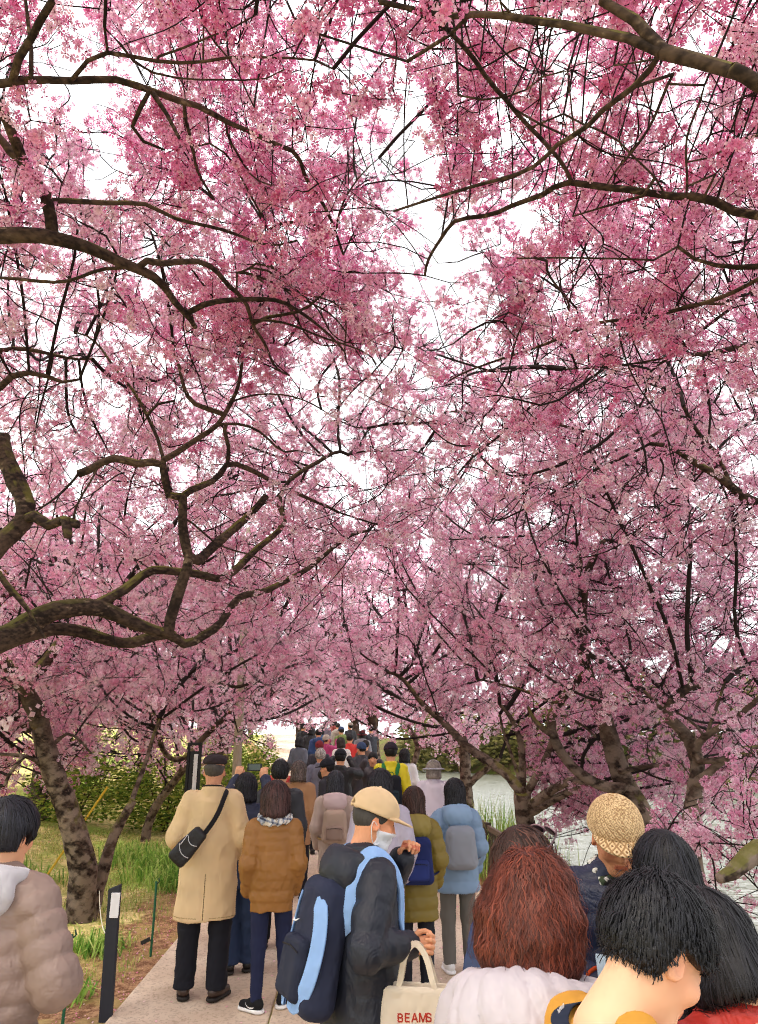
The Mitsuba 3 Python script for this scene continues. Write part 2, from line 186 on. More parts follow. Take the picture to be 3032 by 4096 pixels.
  (1, [[1.76,2.94,4.0,0.0139],[1.68,3.04,4.07,0.012],[1.57,3.09,4.14,0.01],[1.46,3.06,4.2,0.0079]]),
  (0, [[1.32,3.03,4.1,0.005],[1.03,3.15,4.2,0.0046],[0.72,3.29,4.3,0.0042]]),
  (0, [[0.88,3.31,4.3,0.0072],[1.0,3.6,4.35,0.0062],[1.11,3.79,4.38,0.0054],[1.16,3.94,4.4,0.0049]]),
  (0, [[1.6,3.86,4.3,0.0055],[1.59,4.09,4.35,0.0054],[1.56,4.43,4.41,0.0054],[1.55,4.7,4.45,0.0053],[1.56,5.08,4.5,0.0052]]),
 ],
 'R0': [
  (1, [[2.67,4.62,4.56,0.0243],[2.42,4.55,4.48,0.0195],[2.27,4.51,4.43,0.0167],[2.12,4.46,4.39,0.014]]),
  (1, [[2.57,4.33,4.84,0.0125],[2.4,4.5,4.73,0.0114],[2.25,4.64,4.64,0.0105],[2.11,4.77,4.54,0.0096],[1.99,4.87,4.47,0.0088],[1.98,4.97,4.35,0.0082],[1.93,5.07,4.25,0.0076],[1.83,5.16,4.17,0.007]]),
  (0, [[2.1,4.74,4.53,0.0082],[1.88,4.92,4.57,0.0076],[1.67,5.07,4.62,0.007],[1.46,5.21,4.68,0.0063]]),
  (1, [[2.98,5.52,3.67,0.0415],[2.79,5.51,3.8,0.0351],[2.69,5.5,3.89,0.0313],[2.53,5.49,3.99,0.0261],[2.38,5.47,4.09,0.0209],[2.17,5.48,4.16,0.0147]]),
  (0, [[2.78,5.49,3.79,0.0217],[2.75,5.53,4.0,0.0129]]),
  (0, [[2.44,5.39,4.44,0.0147],[2.57,5.46,4.23,0.0168],[2.7,5.5,4.09,0.0184]]),
  (1, [[2.01,4.25,1.34,0.0566],[1.89,4.19,1.29,0.0446],[1.8,4.13,1.25,0.034],[1.71,4.08,1.23,0.0253]]),
 ],
 'R1': [
  (2, [[2.76,7.12,0.86,0.09],[2.77,7.08,1.17,0.0805],[2.85,7.04,1.52,0.0698],[2.87,7.02,1.69,0.0644],[2.77,6.99,1.96,0.0556],[2.64,6.98,2.12,0.0492],[2.71,6.96,2.26,0.0446],[2.98,6.97,2.36,0.0364]]),
  (0, [[2.72,6.98,2.02,0.0274],[2.6,7.04,2.18,0.021],[2.48,7.09,2.33,0.0152]]),
  (0, [[2.85,6.97,1.7,0.0395],[2.89,6.79,1.93,0.0335],[3.03,6.67,2.03,0.0288],[3.21,6.48,2.21,0.022],[3.32,6.36,2.32,0.0176]]),
  (0, [[2.89,6.79,1.93,0.0184],[3.01,6.82,2.15,0.0147],[3.15,6.86,2.4,0.0105]]),
  (0, [[2.83,6.86,1.71,0.0286],[2.96,6.61,1.74,0.024],[3.1,6.31,1.8,0.0189]]),
  (0, [[2.81,6.91,1.54,0.0409],[2.91,6.83,1.64,0.0364],[3.04,6.72,1.76,0.0308],[3.24,6.61,1.83,0.0238]]),
  (0, [[2.91,6.9,1.93,0.0145],[2.86,7.03,2.06,0.0114],[2.78,7.14,2.14,0.0087]]),
 ],
 'R2': [
  (2, [[2.98,8.74,0.72,0.1384],[2.88,8.69,1.09,0.1265],[2.75,8.67,1.36,0.1176],[2.65,8.64,1.6,0.1096],[2.55,8.59,2.02,0.0964],[2.45,8.55,2.32,0.0866],[2.37,8.53,2.55,0.0792],[2.33,8.49,2.85,0.0698],[2.33,8.44,3.19,0.0596],[2.37,8.39,3.55,0.0484],[2.47,8.34,3.87,0.0384],[2.63,8.32,4.12,0.0298]]),
  (0, [[2.31,8.39,3.21,0.0317],[2.29,8.34,3.49,0.0264],[2.32,8.29,3.75,0.0215],[2.29,8.23,4.04,0.016]]),
  (0, [[2.35,8.29,3.53,0.0264],[2.27,8.3,3.65,0.0204],[2.24,8.31,3.81,0.0134]]),
  (0, [[2.62,8.53,1.39,0.0604],[2.39,8.56,1.43,0.0582],[2.19,8.57,1.55,0.0561],[1.93,8.53,1.94,0.0517],[1.91,8.52,2.07,0.0505],[2.03,8.49,2.31,0.048],[2.25,8.47,2.54,0.0451],[2.32,8.47,2.59,0.0444]]),
  (0, [[2.62,8.48,1.56,0.0302],[2.84,8.42,1.61,0.0246],[3.11,8.35,1.63,0.0174]]),
  (0, [[1.91,8.46,1.94,0.0382],[1.78,8.63,2.07,0.0286],[1.72,8.79,2.25,0.0187]]),
  (0, [[1.92,8.39,2.16,0.0153],[2.21,8.48,2.07,0.014],[2.41,8.57,1.92,0.0129]]),
  (0, [[1.99,8.47,2.26,0.0206],[1.81,8.66,2.37,0.0183],[1.54,8.91,2.49,0.0152],[1.2,9.2,2.6,0.0113]]),
  (0, [[2.35,7.79,4.8,0.0129],[2.53,7.59,4.9,0.0138],[2.73,7.41,4.95,0.0147],[2.89,7.28,4.98,0.0153],[3.03,7.12,5.04,0.016],[3.15,6.97,5.1,0.0166]]),
  (0, [[2.38,7.88,4.84,0.0157],[2.44,7.95,4.64,0.0182],[2.48,8.03,4.37,0.0213],[2.59,8.08,4.21,0.0235]]),
  (0, [[2.84,7.95,4.61,0.0157],[2.69,8.02,4.39,0.02],[2.61,8.08,4.19,0.0235]]),
  (0, [[2.15,6.66,4.74,0.0157],[1.91,6.67,4.81,0.0145],[1.59,6.69,4.91,0.0127],[1.28,6.72,4.96,0.0112],[0.96,6.74,5.01,0.0096],[0.67,6.78,5.04,0.0081]]),
 ],
 'R3': [
  (2, [[1.96,10.54,0.3,0.1435],[1.9,10.32,0.83,0.1215],[1.86,10.22,1.06,0.1118],[1.85,10.15,1.24,0.1046]]),
  (0, [[1.8,10.13,1.29,0.0687],[1.49,10.37,1.6,0.0604],[1.21,10.56,1.8,0.0537],[0.92,10.76,2.11,0.0455],[0.61,10.95,2.4,0.0371],[0.38,11.09,2.71,0.0297],[0.15,11.22,2.85,0.0242]]),
  (0, [[1.84,10.15,1.24,0.0598],[1.86,10.14,1.49,0.0515],[1.86,10.12,1.81,0.0412],[1.78,10.12,2.1,0.0312],[1.61,10.12,2.33,0.0216]]),
  (0, [[1.91,10.15,1.24,0.0538],[2.03,10.0,1.47,0.0473],[2.14,9.84,1.72,0.0402],[2.2,9.72,1.92,0.0351]]),
  (0, [[1.82,10.12,1.32,0.0269],[1.75,10.22,1.69,0.0224],[1.68,10.3,1.95,0.0191],[1.64,10.36,2.22,0.0157]]),
  (0, [[1.92,10.2,1.06,0.0687],[2.05,9.9,1.2,0.0607],[2.2,9.52,1.36,0.0507],[2.39,9.14,1.43,0.0406]]),
  (0, [[1.92,10.22,0.98,0.0598],[2.1,9.89,1.13,0.0519],[2.32,9.45,1.31,0.0419],[2.47,9.15,1.41,0.0352]]),
 ],
 'R4': [
  (2, [[1.83,16.31,-0.1,0.1416],[1.81,16.1,0.58,0.1262],[1.77,15.96,1.03,0.116],[1.74,15.77,1.66,0.1016],[1.69,15.67,1.98,0.0944]]),
  (0, [[1.83,15.96,1.03,0.0802],[1.99,15.87,1.17,0.07],[2.26,15.7,1.4,0.0528],[2.43,15.6,1.53,0.0419]]),
  (0, [[1.74,15.77,1.66,0.0566],[1.48,15.6,2.2,0.0394],[1.33,15.49,2.56,0.0283]]),
 ],
 'R5': [
  (2, [[0.82,20.22,0.8,0.0897],[0.88,20.08,1.26,0.0797],[1.0,19.95,1.68,0.0701],[0.85,19.83,2.06,0.0614],[0.43,19.59,2.86,0.0421],[0.26,19.52,3.08,0.0359]]),
  (0, [[1.0,19.95,1.67,0.0777],[1.59,19.49,1.69,0.0607],[1.88,19.26,1.45,0.0495],[2.0,19.07,1.13,0.0396]]),
 ],
}

# ---------------------------------------------------------------- the lie of the land
PATH_L, PATH_R, WATER = 1.75, 1.7, -1.3


def path_mid(y):
    return -0.05 - 0.0027 * np.maximum(y, 0) ** 2 * np.where(y < 45, 1, 45 / np.maximum(y, 1))


def sstep(a, b, x):
    t = np.clip((x - a) / (b - a), 0, 1)
    return t * t * (3 - 2 * t)


def rise(y):
    return 0.05 * np.log1p(np.exp(np.clip((y - 12.0) / 1.8, -30, 30))) * 1.8 * np.where(y > 40, 0.6 + 0.4 * 40 / np.maximum(y, 1), 1)


def ground_z(x, y):
    x, y = np.asarray(x, float), np.asarray(y, float)
    m, r = path_mid(y), rise(y)
    right, left = x - m - PATH_R, m - PATH_L - x
    z = r + 0.30 * sstep(1.0, 5.0, left) + 0.05 * np.clip(left - 2, 0, 12)
    p = np.stack([x * 0.9, y * 0.9, x * 0], -1)
    z = z + (meshkit.fbm(p, 3) - 0.5) * 0.16 * sstep(0.3, 1.2, np.maximum(left, right))
    z = z + (-2.5 - z) * sstep(0.25, 4.2, right)
    far = sstep(70, 80, 1.2 * x + 0.8 * y) * sstep(6, 16, right)
    return z + far * 4.6


xs = np.unique(np.r_[np.linspace(-240, -16, 40), np.linspace(-16, 8, 91), np.linspace(8, 60, 50), np.linspace(60, 260, 30)])
ys = np.unique(np.r_[np.linspace(-40, 2, 22), np.linspace(2, 26, 91), np.linspace(26, 70, 60), np.linspace(70, 400, 40)])
X, Y = np.meshgrid(xs, ys)
V = np.stack([X, Y, ground_z(X, Y)], -1).reshape(-1, 3)
ii = np.arange(len(ys) - 1)[:, None] * len(xs) + np.arange(len(xs) - 1)
Q = np.stack([ii, ii + 1, ii + len(xs) + 1, ii + len(xs)], -1).reshape(-1, 4)


def ground_color(p, n, uv):
    m = -0.05 - 0.0027 * dr.square(dr.maximum(p.y, 0))
    left = m - PATH_L - p.x
    right = p.x - m - PATH_R
    a = fbm(p.x * 2.2, p.y * 2.2, 0, 4)
    b = fbm(p.x * 22, p.y * 22, 3, 3)
    c = noise(p.x * 90, p.y * 90, 5)
    grass = mix(lin('#989d55'), lin('#d6c88c'), smoothstep(0.35, 0.65, a * 0.6 + b * 0.4))
    grass = mix(grass, lin('#aac262'), smoothstep(0.55, 0.75, fbm(p.x * 0.9, p.y * 0.9, 9, 3)))
    soil = mix(lin('#6f4f3a'), lin('#ad8a6a'), smoothstep(0.3, 0.75, b * 0.6 + c * 0.4))
    edge = dr.minimum(dr.abs(left - 0.22), dr.abs(right - 0.3)) + (a - 0.5) * 0.5 + (b - 0.5) * 0.25
    grassy = smoothstep(0.45, 0.7, fbm(p.x * 5, p.y * 5, 6, 4))
    soil = mix(soil, lin('#a3925c'), grassy * 0.6)
    k = smoothstep(0.34, 0.58, edge)
    bank = smoothstep(0.5, 1.6, right)
    return mix(mix(soil, grass, k), mix(lin('#5a4a38'), lin('#59602f'), smoothstep(0.4, 0.6, a)), bank)


mat('earth', {'type': 'principled', 'base_color': proc(ground_color), 'roughness': 0.95, 'specular': 0.1})
put('ground', (V, Q), 'earth', smooth=True)
tag('ground', 'grassy banks of the lake with a bare brown strip beside the path', kind='structure')


# the paved path: slabs with open joints near by, one sheet beyond
def path_color(p, n, uv):
    a = fbm(p.x * 1.3, p.y * 1.3, 2, 4)
    b = fbm(p.x * 30, p.y * 30, 7, 3)
    col = mix(lin('#bda892'), lin('#dac9b4'), smoothstep(0.3, 0.7, a))
    col = mix(col, lin('#947d69'), smoothstep(0.45, 0.75, fbm(p.x * 55, p.y * 55, 7, 4)) * 0.4)
    col = mix(col, lin('#6f5c4c'), smoothstep(0.70, 0.78, noise(p.x * 70 + 9 * a, p.y * 70, 3) * 0.6 + b * 0.4) * 0.35)
    return mix(col, lin('#7f6a58'), smoothstep(0.62, 0.78, fbm(p.x * 0.7, p.y * 0.5, 4, 4)) * 0.45)


mat('paving', {'type': 'principled', 'base_color': proc(path_color), 'roughness': 0.8, 'specular': 0.3})


def strip(x0, x1, y0, y1, lift, ny, nx=4, shift=True):
    """A sheet that follows the path's bend and the ground, from x0 to x1 off its middle line."""
    yy = np.linspace(y0, y1, ny + 1)
    t = np.linspace(0, 1, nx + 1)
    gx = path_mid(yy)[:, None] + x0 + (x1 - x0) * t[None]
    gy = np.repeat(yy[:, None], nx + 1, 1)
    v = np.stack([gx, gy, rise(gy) + lift], -1)
    return v


def sheet_mesh(v):
    n, m = v.shape[:2]
    i = np.arange(n - 1)[:, None] * m + np.arange(m - 1)
    return v.reshape(-1, 3), np.stack([i, i + 1, i + m + 1, i + m], -1).reshape(-1, 4)


def slab_mesh(x0, x1, y0, y1, lift, ny):
    """A slab: top with a small bevel and sides going down into its bed."""
    e = 0.008
    top = strip(x0 + e, x1 - e, y0 + e, y1 - e, lift, ny, 2)
    n, m = top.shape[:2]
    ring = np.r_[top[0], top[1:, -1], top[-1, -2::-1], top[-2:0:-1, 0]]
    low = strip(x0, x1, y0, y1, lift - e, ny, 2)
    ring1 = np.r_[low[0], low[1:, -1], low[-1, -2::-1], low[-2:0:-1, 0]]
    ring2 = ring1 - [0, 0, 0.05]
    v, f = sheet_mesh(top)
    k, base = len(ring), len(v)
    v = np.vstack([v, ring, ring1, ring2])
    j = np.arange(k)
    j1 = (j + 1) % k
    q = np.vstack([np.stack([base + a * k + j, base + (a + 1) * k + j, base + (a + 1) * k + j1, base + a * k + j1], -1) for a in (0, 1)])
    return v, np.vstack([f, q])


put('path', sheet_mesh(strip(-PATH_L, PATH_R, -12, 80, 0.006, 240, 6)), 'earth')
tag('path', 'tan paved lakeside path crowded with walkers', kind='structure')
rows = [-3.0 + 2.4 * k for k in range(9)]
for y0, y1 in zip(rows[:-1], rows[1:]):
    for x0, x1 in ((-PATH_L, -0.62), (-0.62, 0.56), (0.56, PATH_R)):
        put('slab', slab_mesh(x0 + 0.006, x1 - 0.006, y0 + 0.006, y1 - 0.006, 0.035, 6), 'paving', 'path', smooth=20)
put('pavement', sheet_mesh(strip(-PATH_L, PATH_R, rows[-1] + 0.01, 80, 0.034, 140, 6)), 'paving', 'path')


def wave(p, n, uv):
    a = noise(p.x * 1.1 + 3 * noise(p.x * 0.2, p.y * 0.2), p.y * 3.2, 1)
    b = noise(p.x * 2.6, p.y * 8.0, 4)
    c = noise(p.x * 6, p.y * 17.0, 8)
    return 0.075 * a + 0.045 * b + 0.018 * c


scene['water'] = {'type': 'bumpmap', 'arbitrary': proc(wave, eps=0.01), 'scale': 1.0,
    'bsdf': {'type': 'principled', 'base_color': rgb((0.17, 0.175, 0.14)), 'roughness': 0.05, 'specular': 1.0}}
put('lake', (np.array([[-1, -30, WATER], [120, -30, WATER], [120, 130, WATER], [-1, 130, WATER]]), np.array([[0, 1, 2, 3]])), 'water', smooth=False,
    uv=np.array([[0, 0], [1, 0], [1, 1], [0, 1.0]]))
tag('lake', 'pale rippled lake beyond the trees on the right bank', kind='structure')

# ---------------------------------------------------------------- trees
def bark_color(p, n, uv):
    a = fbm(p.x * 6, p.y * 6, p.z * 6, 4)
    ring = fbm(p.x * 46, p.y * 46, p.z * 60, 3)
    col = mix(lin('#241c19'), lin('#54443a'), smoothstep(0.35, 0.7, a * 0.5 + ring * 0.5))
    col = mix(col, lin('#8a7868'), smoothstep(0.60, 0.78, ring * 0.5 + fbm(p.x * 9, p.y * 9, p.z * 9, 3) * 0.5) * 0.7)
    moss = smoothstep(0.15, 0.75, n.z + (fbm(p.x * 14, p.y * 14, p.z * 14, 3) - 0.5) * 1.6) * smoothstep(0.42, 0.6, fbm(p.x * 1.7, p.y * 1.7, p.z * 1.7 + 5, 3))
    old = smoothstep(2.6, 1.2, p.z) * smoothstep(0.35, 0.62, fbm(p.x * 13, p.y * 13, p.z * 13 + 3, 4))
    col = mix(col, lin('#8d7d70'), old * 0.75)
    return mix(col, lin('#6e6a34'), moss * 0.75)


mat('bark', {'type': 'principled', 'base_color': proc(bark_color), 'roughness': 0.9, 'specular': 0.2})
mat('twig', {'type': 'principled', 'base_color': rgb('#1f1613'), 'roughness': 0.8, 'specular': 0.25})


class Soup:
    """Triangles with a colour per vertex, gathered into one mesh."""
    def __init__(self):
        self.v, self.f, self.c, self.n = [], [], [], 0

    def add(self, v, f, c=None):
        self.v.append(v)
        self.f.append(np.asarray(f) + self.n)
        self.n += len(v)
        if c is not None:
            self.c.append(np.broadcast_to(c, (len(v), 3)))

    def mesh(self):
        return np.vstack(self.v), np.vstack(self.f)

    def color(self):
        return np.vstack(self.c)


def tube(points, radii, sides, rough=0.0, cap=True, seed=0):
    p = np.asarray(points, float)
    t = np.gradient(p, axis=0)
    t /= np.linalg.norm(t, axis=1, keepdims=True) + 1e-12
    a = np.cross(t[0], [0.31, 0.17, 0.93] if abs(t[0][2]) < 0.9 else [1.0, 0, 0])
    A = np.empty_like(p)
    for i in range(len(p)):
        a = a - t[i] * (a @ t[i])
        a = a / (np.linalg.norm(a) + 1e-12)
        A[i] = a
    B = np.cross(t, A)
    ang = np.arange(sides) * 2 * np.pi / sides
    ring = np.cos(ang)[None, :, None] * A[:, None] + np.sin(ang)[None, :, None] * B[:, None]
    R = np.broadcast_to(np.asarray(radii, float), (len(p),))[:, None]
    if rough:
        q = p[:, None] + ring * R[..., None]
        R = R * (1 + rough * (meshkit.fbm(q * 11 + seed, 3) - 0.5) * 2)
    v = (p[:, None] + ring * R[..., None]).reshape(-1, 3)
    i, j = np.meshgrid(np.arange(len(p) - 1), np.arange(sides), indexing='ij')
    q = np.stack([i * sides + j, i * sides + (j + 1) % sides, (i + 1) * sides + (j + 1) % sides, (i + 1) * sides + j], -1).reshape(-1, 4)
    f = np.vstack([q[:, [0, 1, 2]], q[:, [0, 2, 3]]])
    if cap:
        k = len(v)
        v = np.vstack([v, p[-1] + t[-1] * R[-1].mean() * 0.4, p[0] - t[0] * R[0].mean() * 0.2])
        e = (len(p) - 1) * sides
        jj = np.arange(sides)
        f = np.vstack([f, np.stack([e + jj, e + (jj + 1) % sides, jj * 0 + k], -1), np.stack([(jj + 1) % sides, jj, jj * 0 + k + 1], -1)])
    return v, f


def smooth_line(pts, step):
    p = np.asarray(pts, float)
    d = np.r_[0, np.cumsum(np.maximum(np.linalg.norm(np.diff(p[:, :3], axis=0), axis=1), 1e-4))]
    if len(p) < 3:
        k = max(2, int(d[-1] / step) + 1)
        s = np.linspace(0, d[-1], k)
        return np.stack([np.interp(s, d, p[:, j]) for j in range(p.shape[1])], -1)
    s = np.linspace(0, d[-1], max(3, int(d[-1] / step) + 1))
    out = CubicSpline(d, p, axis=0)(s)
    out[:, 3] = np.interp(s, d, p[:, 3])
    return out


def colonize(pos, attract, step, reach, kill, rng, rounds=90):
    """Space colonisation: grows the skeleton `pos` (points) towards the attraction points; returns new points and parents."""
    P, par = list(pos), [-1] * len(pos)
    A = np.asarray(attract)
    for _ in range(rounds):
        if not len(A):
            break
        tree = cKDTree(np.array(P))
        d, i = tree.query(A)
        A, i, d = A[d > kill], i[d > kill], d[d > kill]
        on = d < reach
        if not on.any():
            break
        ids = np.unique(i[on])
        dirs = np.zeros((len(P), 3))
        src = np.array(P)
        np.add.at(dirs, i[on], (A[on] - src[i[on]]) / d[on][:, None])
        grown = 0
        new = []
        for k in ids:
            v = dirs[k] + rng.normal(0, 0.25, 3)
            v /= np.linalg.norm(v) + 1e-9
            q = src[k] + v * step
            new.append((q, k))
        dd, _ = tree.query(np.array([q for q, _ in new]))
        for (q, k), dist in zip(new, dd):
            if dist > step * 0.35:
                P.append(q)
                par.append(int(k))
                grown += 1
        if not grown:
            break
    return np.array(P), np.array(par)


# petals: pinks of one blossom differ, a few are nearly white, the calyx and buds are dark crimson
PINKS = np.array([srgb(c) for c in ('#f6b9d9', '#f3a7ce', '#ee96c1', '#f9cde2', '#e985b5', '#f5b1d4', '#fcdeec')])
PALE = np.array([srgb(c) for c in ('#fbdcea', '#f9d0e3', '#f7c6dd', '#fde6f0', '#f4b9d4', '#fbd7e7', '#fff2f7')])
DARKS = np.array([srgb(c) for c in ('#a02a64', '#8c2450', '#b83a7a', '#7a2340', '#6b3026')])
GREENS = np.array([srgb(c) for c in ('#8c8a35', '#a6953c', '#8a5f32', '#99622f')])


def frames(n):
    """For unit normals n, two tangents each."""
    h = np.where(np.abs(n[:, 2:]) < 0.9, [0, 0, 1.0], [1.0, 0, 0])
    a = np.cross(n, h)
    a /= np.linalg.norm(a, axis=1, keepdims=True)
    return a, np.cross(n, a)


def unit(rng, n):
    v = rng.normal(size=(n, 3))
    return v / np.linalg.norm(v, axis=1, keepdims=True)


def place(soup, local, faces, at, a, b, n, size, colors):
    """Copies of a small local mesh (k x 3) at many points with frames a, b, n; colours (m, k, 3)."""
    m, k = len(at), len(local)
    v = at[:, None] + size[:, None, None] * (local[None, :, :1] * a[:, None] + local[None, :, 1:2] * b[:, None] + local[None, :, 2:] * n[:, None])
    f = np.asarray(faces)[None] + (np.arange(m) * k)[:, None, None]
    soup.add(v.reshape(-1, 3), f.reshape(-1, 3), np.broadcast_to(colors, (m, k, 3)).reshape(-1, 3))


def flower_mesh(lod):
    """A five-petalled flower of radius 1, opening along +z: vertices, faces, and which vertices are the dark heart."""
    v, f, dark = [], [], []
    for k in range(5):
        t = k * 2 * math.pi / 5
        def at(r, da, z):
            v.append((r * math.cos(t + da), r * math.sin(t + da), z))
            dark.append(r < 0.2)
            return len(v) - 1
        if lod == 0:
            o, l, r_, a, c, b = at(0.08, 0, 0), at(0.62, -0.50, 0.2), at(0.62, 0.50, 0.2), at(0.98, -0.24, 0.22), at(0.9, 0, 0.30), at(0.98, 0.24, 0.22)
            f += [(o, l, c), (o, c, r_), (l, a, c), (r_, c, b)]
        else:
            o, l, r_ = at(0.04, 0, 0), at(0.98, -0.46, 0.2), at(0.98, 0.46, 0.26)
            f += [(o, l, r_)]
    return np.array(v), np.array(f), np.array(dark)


FLOWER = [flower_mesh(0), flower_mesh(1)]
CALYX = (np.array([(0.16, 0, 0.03), (-0.08, 0.14, 0.03), (-0.08, -0.14, 0.03), (0, 0, -0.6)]), np.array([(0, 1, 2), (0, 3, 1), (1, 3, 2), (2, 3, 0)]))


def blossom(soup, centers, rng, lod, radius, count, size, pinks=None):
    """Clusters of flowers round the centers."""
    n = rng.poisson(count, len(centers))
    at = np.repeat(centers, n, 0)
    tone = np.repeat(rng.integers(0, len(PINKS), len(centers)), n)
    m = len(at)
    d = unit(rng, m)
    d[:, 2] -= 0.25
    d /= np.linalg.norm(d, axis=1, keepdims=True)
    at = at + d * radius * rng.uniform(0.35, 1.15, (m, 1))
    nn = d + 0.55 * unit(rng, m)
    nn /= np.linalg.norm(nn, axis=1, keepdims=True)
    a, b = frames(nn)
    w = rng.uniform(0, 2 * np.pi, (m, 1))
    a, b = a * np.cos(w) + b * np.sin(w), b * np.cos(w) - a * np.sin(w)
    s = size * rng.uniform(0.72, 1.15, m)
    pinks = PINKS if pinks is None else pinks
    col = pinks[np.where(rng.random(m) < 0.55, tone, rng.integers(0, len(PINKS), m))] * rng.uniform(0.85, 1.1, (m, 1))
    heart = DARKS[rng.integers(0, len(DARKS), m)]
    if lod <= 1:
        v, f, dark = FLOWER[lod]
        c = np.where(dark[None, :, None], (0.35 * col + 0.65 * heart)[:, None], col[:, None])
        place(soup, v, f, at, a, b, nn, s, c)
        k = rng.random(m) < (1.0 if lod == 0 else 0.6)
        place(soup, CALYX[0], CALYX[1] if lod == 0 else CALYX[1][1:3], at[k], a[k], b[k], nn[k], s[k], heart[k][:, None])
        k = rng.random(m) < (0.3 if lod == 0 else 0.16)      # buds
        bud = np.array([(0.2, 0, 0.1), (-0.1, 0.17, 0.1), (-0.1, -0.17, 0.1), (0, 0, 0.75)])
        place(soup, bud, CALYX[1][:, ::-1], at[k] + 0.6 * size * unit(rng, int(k.sum())), a[k], b[k], nn[k], s[k], DARKS[rng.integers(0, 3, int(k.sum()))][:, None])
    else:
        v = np.array([(1, 0.2, 0), (-0.2, 0.95, 0.15), (-0.9, -0.1, 0), (0.1, -0.9, 0.15)])
        place(soup, v, [(0, 1, 2), (0, 2, 3)], at, a, b, nn, s, col[:, None])
        k = rng.random(m) < 0.14
        vd = v * [0.55, 0.55, 1] - [0, 0, 0.35]
        place(soup, vd, [(0, 1, 2), (0, 2, 3)], at[k], a[k], b[k], nn[k], s[k], heart[k][:, None])
    k = rng.random(len(centers)) < 0.13                    # young bronze leaves
    g = np.repeat(centers[k], 5, 0)
    gn = unit(rng, len(g))
    ga, gb = frames(gn)
    leaf = np.array([(0, 0, 0), (0.5, 0.22, 0.08), (1.1, 0, 0), (0.5, -0.22, 0.08)])
    place(soup, leaf, [(0, 1, 2), (0, 2, 3)], g + gn * radius * 0.5, ga, gb, gn, np.full(len(g), size * 1.35), GREENS[rng.integers(0, 4, len(g))][:, None])


def ball(rng, n, c, r, low, clump=0.0, freq=0.9, seed=0):
    """Points in an ellipsoid above z = low, thinned to clumps."""
    out = np.zeros((0, 3))
    while len(out) < n:
        q = rng.uniform(-1, 1, (n * 6, 3))
        q = q[(q ** 2).sum(1) < 1] * r + c
        q = q[q[:, 2] > low]
        if clump:
            q = q[meshkit.noise(q * freq + seed * 7.7, seed) > clump]
        out = np.vstack([out, q])
    return out[:n]


# where the crowns of the two rows leave the sky open over the path
GAPS = [((-0.15, 2.9, 4.9), 0.40), ((0.0, 3.3, 4.9), 0.42), ((0.2, 3.7, 4.9), 0.42), ((0.42, 4.2, 4.9), 0.40), ((0.62, 4.7, 4.9), 0.42), ((0.75, 5.2, 4.9), 0.38), ((0.95, 5.7, 4.9), 0.30),
        ((0.55, 2.9, 4.4), 0.26), ((1.05, 2.2, 4.2), 0.24), ((0.15, 2.2, 4.3), 0.28), ((0.72, 3.2, 4.5), 0.24), ((1.3, 4.4, 4.7), 0.28), ((-0.45, 2.6, 4.8), 0.2), ((-1.3, 2.65, 4.7), 0.18), ((-0.9, 3.25, 4.7), 0.2)]


def in_gap(q):
    out = np.zeros(len(q), bool)
    for c, r in GAPS:
        d = (q - c) / [r * 0.57, r * 0.68, r * 2.4]
        out |= (d ** 2).sum(1) < 1
    return out


SPRIGS = 9
for lod_ in (0, 1):
    for i_ in range(SPRIGS):
        so_ = Soup()
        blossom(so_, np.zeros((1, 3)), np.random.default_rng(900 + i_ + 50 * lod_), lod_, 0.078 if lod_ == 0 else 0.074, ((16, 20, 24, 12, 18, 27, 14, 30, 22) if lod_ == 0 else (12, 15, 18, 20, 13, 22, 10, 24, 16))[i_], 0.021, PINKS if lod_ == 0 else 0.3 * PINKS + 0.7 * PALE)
        scene[f'sprig_{lod_}_{i_}'] = {'type': 'shapegroup', 'sprig': mikit.ply(so_.mesh(), 'petal', smooth=False, color=so_.color())}


